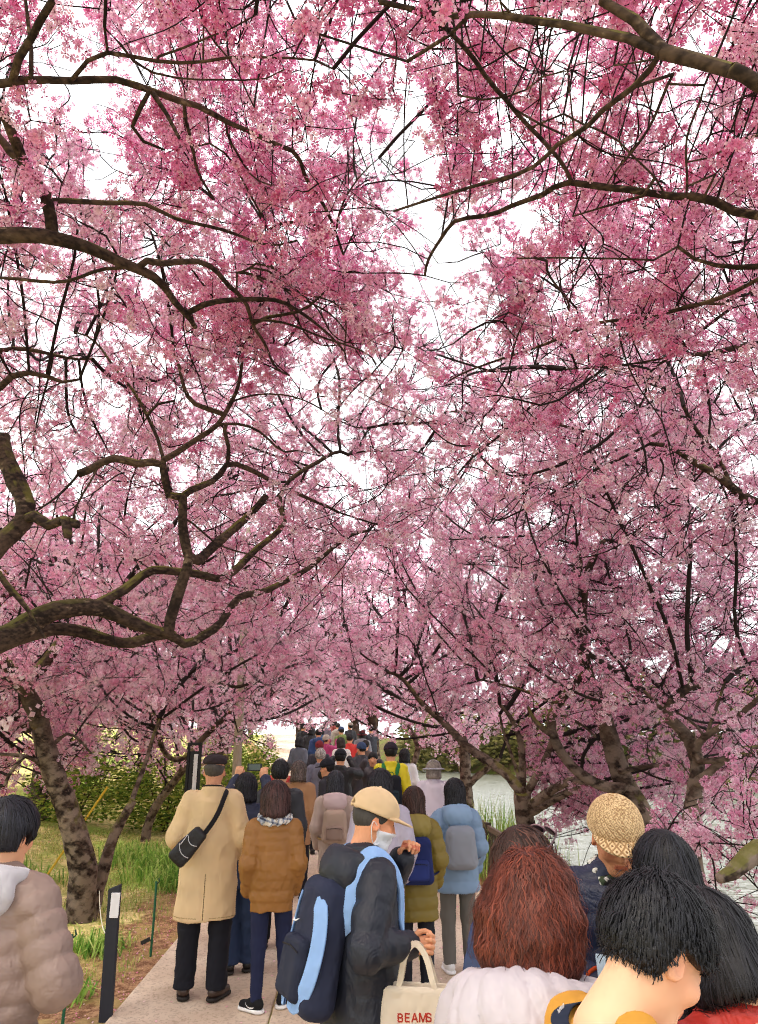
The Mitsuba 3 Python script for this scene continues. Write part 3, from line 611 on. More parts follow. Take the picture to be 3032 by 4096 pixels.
def cherry(label, limbs, foot, crown, n_attract, lod, seed, flowers, group=None, twig=1.0, clear=None, step=0.16, cat='tree', stem_r=0.16):
    """A cherry tree: its main limbs as given, then branches and twigs grown through its crown, then blossom along the twigs."""
    rng = np.random.default_rng(seed)
    key = thing('cherry_tree', label, cat, group)
    pos, rad, par, thick = [], [], [], []
    gz = float(ground_z(*foot))
    lines = []

    def add_line(line, parent):
        base = len(pos)
        for i, q in enumerate(line):
            pos.append(q[:3])
            rad.append(q[3])
            par.append(parent if i == 0 else base + i - 1)
            thick.append(True)
        return base

    if limbs is None or any(r == 1 for r, _ in limbs):       # the trunk stands outside the frame, or the tree is one of the far ones
        lean = (np.array(crown[0][0][:2]) - foot) * 0.12
        h = 1.35 if limbs is not None else 1.5
        trunk = smooth_line([(foot[0], foot[1], gz - 0.15, stem_r * 1.35), (foot[0] + lean[0] * 0.2, foot[1] + lean[1] * 0.2, gz + 0.4, stem_r * 1.05), (foot[0] + lean[0] * 0.6, foot[1] + lean[1] * 0.6, gz + 0.9, stem_r),
                             (foot[0] + lean[0], foot[1] + lean[1], gz + h, stem_r * 0.92)], 0.12)
        top = add_line(trunk, -1) + len(trunk) - 1
        lines.append(('trunk', trunk))
        tip = trunk[-1]
    if limbs is None:
        c, r, low = crown[0]
        k = int(rng.integers(3, 5))
        for i in range(k):
            an = 2 * np.pi * (i + rng.uniform(-0.25, 0.25)) / k
            e = np.array([c[0] + math.cos(an) * r[0] * 0.6, c[1] + math.sin(an) * r[1] * 0.6, c[2] + r[2] * rng.uniform(-0.1, 0.4)])
            mid = tip[:3] * 0.5 + e * 0.5 + [rng.normal(0, 0.25), rng.normal(0, 0.25), rng.uniform(-0.2, 0.3)]
            line = smooth_line([(*tip[:3], stem_r * 0.75), (*mid, stem_r * 0.5), (*e, stem_r * 0.2)], step)
            add_line(line[1:], top)
            lines.append(('limb', line))
    else:
        for root, pts in limbs:
            line = np.array(pts, float)
            if root in (2, 3):                                # from the ground
                g0 = float(ground_z(line[0, 0], line[0, 1]))
                low = line[0].copy()
                drop = max(line[0, 2] - g0, 0.05)
                d = (line[0] - line[1])[:2] / max(line[1, 2] - line[0, 2], 0.2)
                low[:2] += d * drop * 0.5
                low[2] = float(ground_z(low[0], low[1])) - 0.15
                low[3] = line[0, 3] * 1.25
                line = np.vstack([low, line])
                sm = smooth_line(line, 0.1)
                add_line(sm, -1)
                lines.append(('trunk', sm))
            elif root == 1:                                   # from the trunk outside the frame
                s = line[0]
                d = line[0, :3] - line[1, :3]
                d /= np.linalg.norm(d) + 1e-9
                gap = np.linalg.norm(s[:3] - tip[:3])
                mid = s[:3] + d * gap * 0.4 * np.array([1, 1, 0.3])
                mid[2] = min(mid[2], s[2])
                pre = smooth_line([(*tip[:3], max(stem_r * 0.55, s[3] * 1.3)), (*(mid * 0.75 + tip[:3] * 0.25), max(s[3] * 1.35, stem_r * 0.3)), (*s[:3], s[3])], 0.14)
                sm = np.vstack([pre[:-1], smooth_line(line, 0.09)])
                add_line(sm[1:], top)
                lines.append(('limb', sm))
            else:
                sm = smooth_line(line, 0.09)
                P = np.array(pos)
                ends = [np.linalg.norm(P - sm[e, :3], axis=1) for e in (0, -1)]
                if ends[1].min() < ends[0].min() - 0.12:       # it was traced from its tip
                    sm = sm[::-1]
                    ends = ends[::-1]
                i = int(ends[0].argmin())
                start = np.array([*P[i], sm[0, 3]])
                if 0.02 < ends[0][i] < 0.9:
                    sm = np.vstack([start, sm])
                add_line(sm, i)
                lines.append(('limb', sm))
    n0 = len(pos)
    att = np.vstack([ball(rng, int(n_attract * w), c, r, low, clump=0.36, seed=seed) for (c, r, low), w in zip(crown, np.ones(len(crown)) / len(crown))])
    att = att[~in_gap(att)] if lod <= 1 else att
    if clear is not None:
        att = att[clear(att)]
    P, pr = colonize(np.array(pos), att, step, step * 11, step * 1.5, rng)
    par = np.r_[np.array(par), pr[n0:]].astype(int)
    n = len(P)
    # thickness by the pipe rule
    area = np.zeros(n)
    kids = np.bincount(par[par >= 0], minlength=n)
    tipr = (0.0029 if lod == 0 else 0.0042 if lod == 1 else 0.0046) * twig
    for i in range(n - 1, n0 - 1, -1):
        if area[i] == 0:
            area[i] = tipr ** 2.1
        area[par[i]] += area[i] if par[i] >= n0 else 0
    R = np.minimum(np.maximum(area, tipr ** 2.1) ** (1 / 2.1), 0.03) * np.where(kids > 0, 1.15, 1.0)
    # traced limbs
    for name, ln in lines:
        r = ln[:, 3].max()
        v, f = tube(ln[:, :3], ln[:, 3], 14 if r > 0.05 else 9 if r > 0.02 else 7, rough=0.22 if r > 0.03 else 0.12, seed=seed)
        put(name, (v, f), 'bark', key)
    # grown branches as chains
    child = {}
    for i in range(n0, n):
        child.setdefault(par[i], []).append(i)
    soup, twigs = Soup(), Soup()
    starts = [(par[i], i) for i in range(n0, n) if par[i] < n0]
    while starts:
        p0, i = starts.pop()
        chain = [p0, i]
        while True:
            ch = child.get(chain[-1], [])
            if not ch:
                break
            ch = sorted(ch, key=lambda q: -R[q])
            starts += [(chain[-1], c) for c in ch[1:]]
            chain.append(ch[0])
        q = P[chain].copy()
        if len(q) > 3:
            q[1:-1] = 0.25 * q[:-2] + 0.5 * q[1:-1] + 0.25 * q[2:]
        rr = R[chain].copy()
        rr[0] = rr[1]
        rr[-1] *= 0.6
        twigs.add(*tube(q, rr, 5 if rr.max() > 0.008 else 3 if lod else 4, cap=False))
    # short shoots
    tips = np.arange(n0, n)
    want = {0: 1.5, 1: 1.1, 2: 0.55, 3: 0.0}[lod]
    k = rng.poisson(want, len(tips))
    src = P[np.repeat(tips, k)]
    ends = []
    dirs = unit(rng, len(src)) + [0, 0, 0.35]
    for s, d in zip(src, dirs / np.linalg.norm(dirs, axis=1, keepdims=True)):
        if lod <= 1 and in_gap(s[None])[0]:
            continue
        ln = rng.uniform(0.10, 0.34)
        bend = rng.normal(0, 0.03, 3)
        m = s + d * ln * 0.5 + bend
        e = s + d * ln
        twigs.add(*tube([s, m, e], [tipr * 1.0, tipr * 0.85, tipr * 0.6], 3, cap=False))
        ends += [m, e]
    whip_at = [P[-1]]
    if lod <= 1:                                             # long thin whips
        src = P[rng.choice(tips, 190)]
        for s0 in src:
            d = unit(rng, 1)[0] + [0, 0, 0.25]
            d /= np.linalg.norm(d)
            ln = rng.uniform(0.45, 1.15)
            sag = rng.normal(0, 0.10, 3) * ln
            q = [s0 + d * ln * k + sag * k * k + rng.normal(0, 0.022, 3) * (k > 0) for k in (0, 0.2, 0.4, 0.6, 0.8, 1.0)]
            q = list(smooth_line([(*w_, 1) for w_ in q], 0.05)[:, :3])
            if in_gap(np.array(q)).any():
                continue
            twigs.add(*tube(q, np.linspace(1.6, 0.6, len(q)) * tipr, 3, cap=False))
            whip_at += [q[len(q) // 2], q[-3], q[-1]]
    scene_key = put('twigs', twigs.mesh(), 'twig', key)
    tag(scene_key, kind='stuff')
    # blossom
    cent = P[tips[(R[tips] < 0.02)]]
    if len(ends):
        cent = np.vstack([cent, np.array(ends)])
    cent = cent + rng.normal(0, 0.03, cent.shape)
    if lod <= 1:
        cent = np.vstack([cent, np.array(whip_at)])
    keep = np.ones(len(cent), bool) if clear is None else clear(cent)
    keep &= meshkit.noise(cent * 1.6 + seed, seed + 3) > (0.31 if lod <= 1 else 0.24)
    if lod <= 1:
        keep &= ~in_gap(cent)
    cent = cent[keep]
    cent = cent[np.linalg.norm(cent - [0, 0, EYE], axis=1) > 2.35]
    share, radius, count, size = flowers
    cent = cent[rng.random(len(cent)) < share]
    k2 = f'{key}__blossom'
    if lod <= 1:                                             # copies of a few sprigs of blossom, each turned and sized anew
        which = rng.integers(0, SPRIGS, len(cent))
        grow = size / 0.021 * rng.uniform(0.8, 1.25, len(cent))
        Z = unit(rng, len(cent)) * 0.9 + [0, 0, 0.6]
        Z /= np.linalg.norm(Z, axis=1, keepdims=True)
        X_, Y_ = frames(Z)
        w = rng.uniform(0, 2 * np.pi, (len(cent), 1))
        X_, Y_ = X_ * np.cos(w) + Y_ * np.sin(w), Y_ * np.cos(w) - X_ * np.sin(w)
        M = np.zeros((len(cent), 4, 4))
        M[:, :3, 0], M[:, :3, 1], M[:, :3, 2], M[:, :3, 3], M[:, 3, 3] = X_ * grow[:, None], Y_ * grow[:, None], Z * grow[:, None], cent, 1
        for i in range(len(cent)):
            scene[f'{k2}__{i:05d}'] = {'type': 'instance', 'to_world': T(M[i]), 'shapegroup': {'type': 'ref', 'id': f'sprig_{lod}_{which[i]}'}}
    else:
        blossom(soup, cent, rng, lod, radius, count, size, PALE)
        put('blossom', soup.mesh(), 'petal', key, smooth=False, color=soup.color())
    tag(k2, kind='stuff')
    return key


LR = 'cherry trees on the left bank'
RR = 'cherry trees on the right bank'
cherry('cherry tree overhanging the path from the left with a bare arching limb, nearest the viewer', LIMBS['LB'], (-3.5, 1.5), [((-1.4, 3.1, 5.2), (2.35, 2.7, 1.1), 4.3)], 1400, 0, 11, (0.52, 0.075, 11, 0.021), stem_r=0.17)
cherry('cherry tree on the left with thick mossy limbs crossing one another', LIMBS['LA'], (-3.5, 4.7), [((-1.4, 6.2, 4.7), (2.2, 2.6, 1.9), 2.7), ((-2.6, 4.8, 4.6), (1.6, 1.8, 1.4), 3.0)], 2300, 1, 12, (0.56, 0.07, 11, 0.021), stem_r=0.17, clear=lambda q: (q[:, 1] > 5.25) | (q[:, 2] > 4.35))
cherry('forked cherry trunk with a round knot standing in the grass beside the dark post', LIMBS['L2'], (-3.2, 8.9), [((-2.8, 9.6, 4.2), (2.6, 2.6, 2.3), 1.9), ((-4.6, 8.6, 2.6), (1.9, 1.8, 1.4), 1.3)], 2300, 1, 13, (0.52, 0.075, 10, 0.024))
cherry('cherry tree behind the green shrub with a bowed limb', LIMBS['L3'], (-3.7, 13.9), [((-3.0, 13.4, 4.0), (3.0, 2.8, 2.6), 1.4)], 1500, 2, 14, (0.64, 0.09, 12, 0.031), twig=1.4)
cherry('cherry tree overhanging the path from the right with large flowers, nearest the viewer', LIMBS['RA'], (3.2, 1.3), [((1.25, 3.3, 4.7), (2.15, 2.5, 0.95), 3.95)], 850, 0, 15, (0.50, 0.075, 11, 0.021), stem_r=0.15)
cherry('cherry tree on the right sending a low mossy limb over the water', LIMBS['R0'], (3.9, 4.4), [((2.1, 5.6, 4.7), (2.2, 2.4, 1.5), 3.0), ((2.9, 5.2, 1.35), (1.1, 1.0, 0.75), 0.5)], 1700, 1, 16, (0.50, 0.07, 11, 0.021), stem_r=0.16)
cherry('slim cherry tree forking in four behind the woman with long black hair', LIMBS['R1'], (2.8, 7.2), [((2.9, 7.7, 3.6), (2.2, 2.2, 2.0), 2.0), ((4.3, 7.2, 2.4), (1.5, 1.5, 1.5), 0.3)], 1900, 1, 17, (0.46, 0.07, 9, 0.022))
cherry('tall leaning cherry trunk behind the man in the patterned cap', LIMBS['R2'], (3.0, 8.8), [((2.3, 9.0, 4.7), (2.6, 2.6, 2.3), 2.7)], 2300, 1, 18, (0.48, 0.075, 10, 0.023))
cherry('low cherry tree branching like a fan behind the woman with sunglasses on her hair', LIMBS['R3'], (1.96, 10.6), [((1.5, 11.6, 3.9), (2.6, 2.4, 2.4), 2.3), ((4.0, 10.5, 3.0), (1.8, 1.8, 1.8), 0.9), ((3.3, 9.9, 1.5), (1.5, 1.2, 0.9), 0.5)], 2300, 1, 19, (0.52, 0.08, 10, 0.026), twig=1.2)
cherry('cherry tree with a brown trunk behind the person in the light blue coat', LIMBS['R4'], (1.83, 16.3), [((1.2, 16.0, 4.2), (3.2, 2.8, 2.6), 1.6)], 1500, 2, 20, (0.64, 0.095, 12, 0.033), twig=1.6)
cherry('cherry tree with a crooked branch beside the walker in yellow', LIMBS['R5'], (0.85, 20.3), [((0.2, 20.5, 4.4), (3.0, 3.0, 2.6), 2.3)], 1200, 2, 21, (0.64, 0.10, 12, 0.037), twig=1.8)
far_rows = [(-3.9, 19.0, 'L'), (-5.2, 24.5, 'L'), (-6.6, 31.0, 'L'), (-8.6, 38.0, 'L'), (-11.0, 47.0, 'L'), (-0.1, 26.0, 'R'), (-0.9, 32.0, 'R'), (-2.3, 39.0, 'R'), (-5.0, 48.0, 'R'), (-9.5, 57.0, 'R'), (-13.5, 58.0, 'L'), (-6.0, 60.0, 'R'), (-7.5, 12.0, 'B'), (-8.5, 17.5, 'B'),
            (-9.0, 24.0, 'B'), (-12.5, 31.0, 'B'), (-6.3, 9.4, 'B'), (-15.0, 20.0, 'B'), (-6.4, 14.8, 'B'), (-5.9, 19.5, 'B'), (-10.5, 14.5, 'B')]
ORD = ['nearest', 'second', 'third', 'fourth', 'fifth', 'sixth', 'seventh', 'eighth', 'ninth', 'tenth', 'eleventh']
seen = {}
far_rows.sort(key=lambda q: q[1])
for i, (fx, fy, row) in enumerate(far_rows):
    nth = seen[row] = seen.get(row, -1) + 1
    word = ORD[nth] if nth == 0 else ORD[nth] + ' nearest'
    rng = np.random.default_rng(400 + i)
    dx = {'L': 0.9, 'R': -0.6, 'B': 0.3}[row]
    gz = float(ground_z(fx, fy))
    lod = 2 if fy < 25 else 3
    low = gz + (1.2 if fy > 45 else 1.7 if row != 'B' else 0.55)
    cherry({'L': f'far cherry tree lining the left edge of the path, {word} of its row', 'R': f'far cherry tree lining the lake side of the path, {word} of its row', 'B': f'cherry tree standing back on the left bank, {word} of those in the back'}[row], None, (fx, fy),
           [((fx + dx, fy, gz + (3.7 if row != 'B' else 3.0)), (3.1, 3.2, 2.7), low)], 900 if lod == 2 else 560, lod, 40 + i, (0.62, 0.11, 11, 0.038) if lod == 2 else (0.72, 0.18, 17, 0.054), group={'L': 'far cherry trees left of the path', 'R': 'far cherry trees by the lake', 'B': 'cherry trees on the left bank'}[row], twig=2.0 if lod == 2 else 3.2, step=0.2 if lod == 2 else 0.28, stem_r=0.17)

# ---------------------------------------------------------------- mesh helpers for made things
def rot(axis, deg):
    a = math.radians(deg)
    c, s = math.cos(a), math.sin(a)
    return np.array({'x': [[1, 0, 0], [0, c, -s], [0, s, c]], 'y': [[c, 0, s], [0, 1, 0], [-s, 0, c]], 'z': [[c, -s, 0], [s, c, 0], [0, 0, 1]]}[axis])


def block(size, at=(0, 0, 0), R=None, bevel=0.004):
    """A box with chamfered edges."""
    h = np.asarray(size, float) / 2
    b = min(bevel, h.min() * 0.6)
    pts = []
    for sx in (-1, 1):
        for sy in (-1, 1):
            for sz in (-1, 1):
                pts += [(sx * (h[0] - b), sy * (h[1] - b), sz * h[2]), (sx * (h[0] - b), sy * h[1], sz * (h[2] - b)), (sx * h[0], sy * (h[1] - b), sz * (h[2] - b))]
    m = trimesh.Trimesh(np.array(pts)).convex_hull
    v = np.array(m.vertices)
    if R is not None:
        v = v @ np.asarray(R).T
    return v + at, np.array(m.faces)


def paint(v, c, vary=0.08, freq=9.0, seed=0):
    """One colour per vertex, slightly uneven."""
    base = srgb(c) if isinstance(c, str) else np.asarray(c)
    k = 1 + vary * 2 * (meshkit.fbm(np.asarray(v) * freq + seed, 3) - 0.5)
    return np.clip(base * k[:, None], 0, 1)


def piece(name, mesh, color, bsdf, parent=None, smooth=False, vary=0.08, freq=9.0, label=None):
    """One object of one colour."""
    v, f = mesh
    if smooth is not True:                                     # flat shading
        v, f = np.asarray(v)[np.asarray(f).ravel()], np.arange(np.asarray(f).size).reshape(-1, np.asarray(f).shape[1])
    key = put(name, (v, f), bsdf, parent, smooth=smooth, color=paint(v, color, vary, freq))
    if label:
        tag(key, label)
    return key


def bar(name, pts, r, color, bsdf, parent=None, sides=8, label=None):
    return piece(name, tube(pts, r, sides), color, bsdf, parent, smooth=True, label=label)


# ---------------------------------------------------------------- made things on the left bank
g = lambda x, y: float(ground_z(x, y))
px, py = -1.93, 6.0
t = thing('marker_post', 'dark navy flat post with a small white plate near its slanted top', 'post')
post = block((0.085, 0.05, 1.0), (0, 0, 0), bevel=0.005)
pv = post[0].copy()
pv[:, 2] += np.where(pv[:, 2] > 0, pv[:, 0] * 0.35, 0)
pv = pv @ rot('y', -1.5).T
piece('post', (pv + [px, py, g(px, py) + 0.36], post[1]), '#23262f', 'plain', t, vary=0.2)
piece('plate', block((0.064, 0.008, 0.165), (px - 0.002 + 0.009, py - 0.031, g(px, py) + 0.74), bevel=0.002), '#dfe0e4', 'plain', t)
for i, (x, y, h, lab) in enumerate(((-2.08, 7.6, 0.62, 'thin dark green stake with a small black tag, farther along the path edge'), (-2.13, 5.75, 0.6, 'short green stake in the grass beside the puffer jacket sleeve'))):
    t = thing('stake', lab, 'stake', 'green stakes at the path edge')
    z = g(x, y)
    bar('rod', [(x, y, z - 0.1), (x + 0.004, y, z + h * 0.5), (x, y, z + h)], 0.011, '#1f5a3c', 'plain', t)
    bar('hook', [(x, y, z + h - 0.03), (x + 0.03, y, z + h), (x + 0.02, y, z + h + 0.03)], 0.006, '#1c3d2c', 'plain', t)
    if i == 0:
        v, f = block((0.09, 0.012, 0.035), (x - 0.05, y - 0.02, z + 0.13), rot('y', -25))
        piece('tag', (v, f), '#22221f', 'plain', t)
p0, p1 = np.array([-3.0, 8.75, g(-3.1, 8.8) + 0.30]), np.array([-1.98, 6.0, g(px, py) + 0.55])
s = np.linspace(0, 1, 12)[:, None]
k = bar('rope', p0 * (1 - s) + p1 * s - [0, 0, 1] * (0.3 * s * (1 - s)), 0.004, '#cfcab8', 'cloth')
tag(k, 'thin pale cord sagging from the knotted cherry trunk to the dark post', 'cord')
# notice board
t = thing('notice_board', 'narrow black notice board with a white strip behind the flat cap', 'sign')
bx, by = -2.38, 10.0
bz = g(bx, by)
for dx in (-0.075, 0.075):
    piece('leg', block((0.035, 0.035, 1.85), (bx + dx, by, bz + 0.875)), '#17181b', 'plain', t)
piece('panel', block((0.112, 0.016, 0.85), (bx, by, bz + 1.3)), '#1d1f24', 'plain', t)
piece('notice', block((0.052, 0.006, 0.78), (bx + 0.026, by - 0.0112, bz + 1.3), bevel=0.001), '#d3d5d8', 'plain', t)
piece('top_rail', block((0.19, 0.05, 0.03), (bx, by, bz + 1.816)), '#17181b', 'plain', t)
# lamp pole
t = thing('utility_pole', 'plain grey pole rising through the blossom left of the path', 'pole')
ux, uy = -2.30, 12.6
uz = g(ux, uy)
bar('shaft', [(ux, uy, uz - 0.2), (ux, uy, uz + 2.5), (ux, uy, uz + 5.4)], [0.074, 0.07, 0.062], '#a79d89', 'plain', t, sides=16)
bar('band', [(ux, uy, uz + 1.78), (ux, uy, uz + 1.84)], 0.078, '#5f6a63', 'plain', t, sides=16)
# yellow props
for lab, a, b in (('thin yellow bamboo prop leaning behind the knotted cherry trunk', (-4.15, 9.6, g(-4.15, 9.6) - 0.05), (-3.25, 9.4, 1.35)),):
    a, b = np.array(a), np.array(b)
    t = thing('bamboo_prop', lab, 'prop', 'yellow props under the left trees')
    bar('pole', [a + (b - a) * q for q in (0, 0.33, 0.66, 1)], 0.014, '#d9b53a', 'plain', t)
    for q in (0.25, 0.5, 0.75):
        c = a + (b - a) * q
        d = (b - a) / np.linalg.norm(b - a)
        bar('node', [c - d * 0.006, c + d * 0.006], 0.017, '#a5842c', 'plain', t)

# ---------------------------------------------------------------- grass, tufts, petals, shrub, reeds
rng = np.random.default_rng(77)


def blades(soup, at, rng, length, width, lean, colors, bend=0.5):
    n = len(at)
    w = rng.uniform(0, 2 * np.pi, n)
    out = np.stack([np.cos(w), np.sin(w), 0 * w], -1)
    side = np.stack([-np.sin(w), np.cos(w), 0 * w], -1)
    L = length * rng.uniform(0.6, 1.25, n)
    k = lean * rng.uniform(0.2, 1.3, n)
    m = at + out * (L * k * 0.35)[:, None] + [0, 0, 1] * (L * 0.6)[:, None]
    e = at + out * (L * k)[:, None] + [0, 0, 1] * (L * np.clip(1 - bend * k, 0.1, 1))[:, None]
    sw = side * (width * rng.uniform(0.7, 1.2, n))[:, None]
    v = np.stack([at - sw, at + sw, m + sw * 0.8, m - sw * 0.8, e], 1).reshape(-1, 3)
    f = (np.array([[0, 1, 2], [0, 2, 3], [3, 2, 4]])[None] + (np.arange(n) * 5)[:, None, None]).reshape(-1, 3)
    c = colors[rng.integers(0, len(colors), n)] * rng.uniform(0.75, 1.2, (n, 1))
    soup.add(v, f, np.repeat(c, 5, 0))


GR = np.array([srgb(c) for c in ('#a2b05a', '#b8bd6c', '#d2c684', '#e2d29c', '#98b45c', '#b2cc70')])
lawn = Soup()
n = 46000
yy = 5.2 + 13 * rng.random(n) ** 1.4
ll = 0.15 + 5.0 * rng.random(n)
xx = path_mid(yy) - PATH_L - ll
k = (meshkit.noise(np.stack([xx * 1.3, yy * 1.3, yy * 0], -1), 5) > 0.30) & (rng.random(n) < np.clip((ll + 0.15 - 0.6 * meshkit.noise(np.stack([xx * 2, yy * 2, yy * 0], -1), 9)) / 0.7, 0.16, 1))
at = np.stack([xx, yy, ground_z(xx, yy) - 0.01], -1)[k]
blades(lawn, at, rng, 0.075, 0.0045, 0.8, GR)
n = 5000
yy, ll = 5.2 + 18 * rng.random(n), 0.3 + 3.5 * rng.random(n)
xx = path_mid(yy) + PATH_R + ll
blades(lawn, np.stack([xx, yy, ground_z(xx, yy) - 0.01], -1), rng, 0.12, 0.006, 0.8, GR)
tag(put('grass', lawn.mesh(), 'blade', smooth=False, color=lawn.color()), 'short patchy grass, green and straw coloured, on the banks', 'grass', kind='stuff')
LG = np.array([srgb(c) for c in ('#8ab452', '#a4c860', '#b8d672', '#72a248', '#cad884')])
for i, (cx, cy, r, nb, ln, lab) in enumerate(((-2.95, 11.6, 0.62, 420, 0.42, 'broad clump of long arching green leaves below the shrub'), (-2.55, 10.6, 0.42, 260, 0.38, 'arching leaf clump nearest the bare soil strip'), (-3.7, 12.4, 0.6, 300, 0.40, 'leaf clump at the back of the lawn near the shrub'),
        (-2.35, 6.4, 0.16, 60, 0.20, 'small bright green tuft behind the dark post'), (-2.62, 7.7, 0.3, 150, 0.26, 'leafy tuft at the foot of the knotted cherry trunk'), (-3.55, 8.2, 0.35, 170, 0.28, 'leafy tuft left of the knotted cherry trunk'), (-4.7, 10.4, 0.6, 260, 0.36, 'green leaf clump behind the person in the hooded puffer jacket'))):
    s = Soup()
    q = np.clip(rng.normal(size=(nb, 2)), -1.7, 1.7) * r * 0.5
    p = np.stack([cx + q[:, 0], cy + q[:, 1], ground_z(cx + q[:, 0], cy + q[:, 1]) - 0.02], -1)
    blades(s, p, rng, ln, 0.010, 1.0, LG, bend=0.65)
    tag(put('leaf_clump', s.mesh(), 'blade', smooth=False, color=s.color()), lab, 'plant', 'leafy clumps on the left bank')
# fallen petals
s = Soup()
n = 6800
yy = 5 + 17 * rng.random(n) ** 1.3
side = rng.random(n) < 0.66
ll = np.where(side, 0.0 + 4 * rng.random(n) ** 1.3, rng.random(n) * 1.5)
xx = np.where(side, path_mid(yy) - PATH_L - ll, path_mid(yy) + PATH_R - 3.4 * (rng.random(n) < 0.75) * rng.random(n) + ll)
p = np.stack([xx, yy, np.where((xx > path_mid(yy) - PATH_L) & (xx < path_mid(yy) + PATH_R), rise(yy) + 0.040, ground_z(xx, yy) + 0.016)], -1)
nn = unit(rng, n) * 0.4 + [0, 0, 1]
nn /= np.linalg.norm(nn, axis=1, keepdims=True)
a, b = frames(nn)
pet = np.array([(1, 0.2, 0), (0, 0.7, 0.1), (-1, 0, 0), (0, -0.7, 0.1)])
place(s, pet, [(0, 1, 2), (0, 2, 3)], p, a, b, nn, 0.011 * rng.uniform(0.7, 1.3, n), PINKS[rng.integers(0, 7, n)][:, None])
tag(put('fallen_petals', s.mesh(), 'petal', smooth=False, color=s.color()), 'pale pink petals strewn over grass and soil', 'petals', kind='stuff')


def leafy(key, at, r, n, size, greens, rng, name='foliage'):
    """Leaves through an uneven mound."""
    d = unit(rng, n)
    q = d * (rng.random((n, 1)) ** 0.33)
    bump = 0.75 + 0.5 * meshkit.noise(d * 2.2 + at[0], 3)[:, None]
    p = np.asarray(at) + q * bump * r
    p = p[p[:, 2] > at[2] - r[2] * 0.75]
    k = meshkit.noise(p * 3.0, 8) > 0.25
    p = p[k]
    nn = unit(rng, len(p)) + d[:len(p)] * 0.4 + [0, 0, 0.5]
    nn /= np.linalg.norm(nn, axis=1, keepdims=True)
    a, b = frames(nn)
    s = Soup()
    leaf = np.array([(1, 0, 0), (0, 0.45, 0.12), (-1, 0, 0), (0, -0.45, 0.12)])
    place(s, leaf, [(0, 1, 2), (0, 2, 3)], p, a, b, nn, size * rng.uniform(0.6, 1.3, len(p)), (greens[rng.integers(0, len(greens), len(p))] * rng.uniform(0.7, 1.2, (len(p), 1)))[:, None])
    return tag(put(name, s.mesh(), 'blade', key, smooth=False, color=s.color()), kind='stuff')


SG = np.array([srgb(c) for c in ('#6d8839', '#87a244', '#a2b452', '#547032', '#b0b658')])
for lab, at, r, n in (('round green shrub on the lawn beneath the bowed cherry limb', (-4.1, 15.2, 0.85), (1.0, 0.8, 0.75), 5200), ('yellowish green shrub beside the path in front of the distant crowd', (-2.75, 16.6, 1.0), (0.85, 0.9, 0.8), 4200),
        ('dark shrub at the back of the bank behind the leaf clumps', (-5.6, 14.6, 0.75), (0.9, 0.8, 0.7), 3600), ('broad shrub far up the left edge of the path', (-4.0, 21.5, 1), (1.3, 1.2, 1.0), 3600), ('farthest shrub on the left where the path rises', (-5.2, 27.5, 1), (1.8, 1.4, 1.2), 3200), ('low shrub between the far cherry trees on the left', (-6.6, 18.5, 1), (1.6, 1.2, 1.1), 3400)):
    t = thing('shrub', lab, 'shrub', 'shrubs on the left bank')
    z0 = g(at[0], at[1])
    for q in range(5):
        w = q * 1.3
        bar('stem', [(at[0], at[1], z0 - 0.05), (at[0] + 0.15 * math.cos(w), at[1] + 0.15 * math.sin(w), z0 + 0.4), (at[0] + 0.4 * math.cos(w), at[1] + 0.4 * math.sin(w), z0 + 0.9)], [0.025, 0.018, 0.008], '#4a3a2a', 'plain', t)
    leafy(t, (at[0], at[1], z0 + 0.62), r, n, 0.045, SG, rng)
# reeds and fence by the lake
for lab, cx, cy, nb in (('tall reeds by the lake behind the light blue coat', 1.78, 11.3, 300), ('reeds on the shore beside the fan-shaped cherry tree', 2.35, 12.6, 160)):
    s = Soup()
    q = rng.normal(size=(nb, 2)) * [0.26, 0.4]
    p = np.stack([cx + q[:, 0], cy + q[:, 1], ground_z(cx + q[:, 0], cy + q[:, 1]) - 0.02], -1)
    blades(s, p, rng, 1.0, 0.009, 0.28, LG, bend=0.3)
    tag(put('reeds', s.mesh(), 'blade', smooth=False, color=s.color()), lab, 'reeds', 'reeds by the lake')
t = thing('low_fence', 'low dark wooden railing along the lake side of the path', 'fence')
fx = lambda y: path_mid(y) + PATH_R + 0.18
fy = np.arange(8.6, 15.0, 1.2)
for y in fy:
    piece('post', block((0.08, 0.08, 0.85), (fx(y), y, rise(y) + 0.33)), '#4b4038', 'plain', t, vary=0.2)
for y0, y1 in zip(fy[:-1], fy[1:]):
    a, b = np.array([fx(y0), y0, rise(y0)]), np.array([fx(y1), y1, rise(y1)])
    R = rot('z', -math.degrees(math.atan2(b[0] - a[0], b[1] - a[1])))
    L = np.linalg.norm(b - a)
    for z in (0.70, 0.30):
        piece('rail', block((0.045, L - 0.086, 0.07), (a + b) / 2 + [0, 0, z], R), '#6b5c4e', 'plain', t, vary=0.2)
    for q in np.linspace(0.12, 0.88, 7):
        piece('slat', block((0.02, 0.05, 0.328), a + (b - a) * q + [0, 0, 0.50], R, 0.003), '#54483e', 'plain', t, vary=0.2)

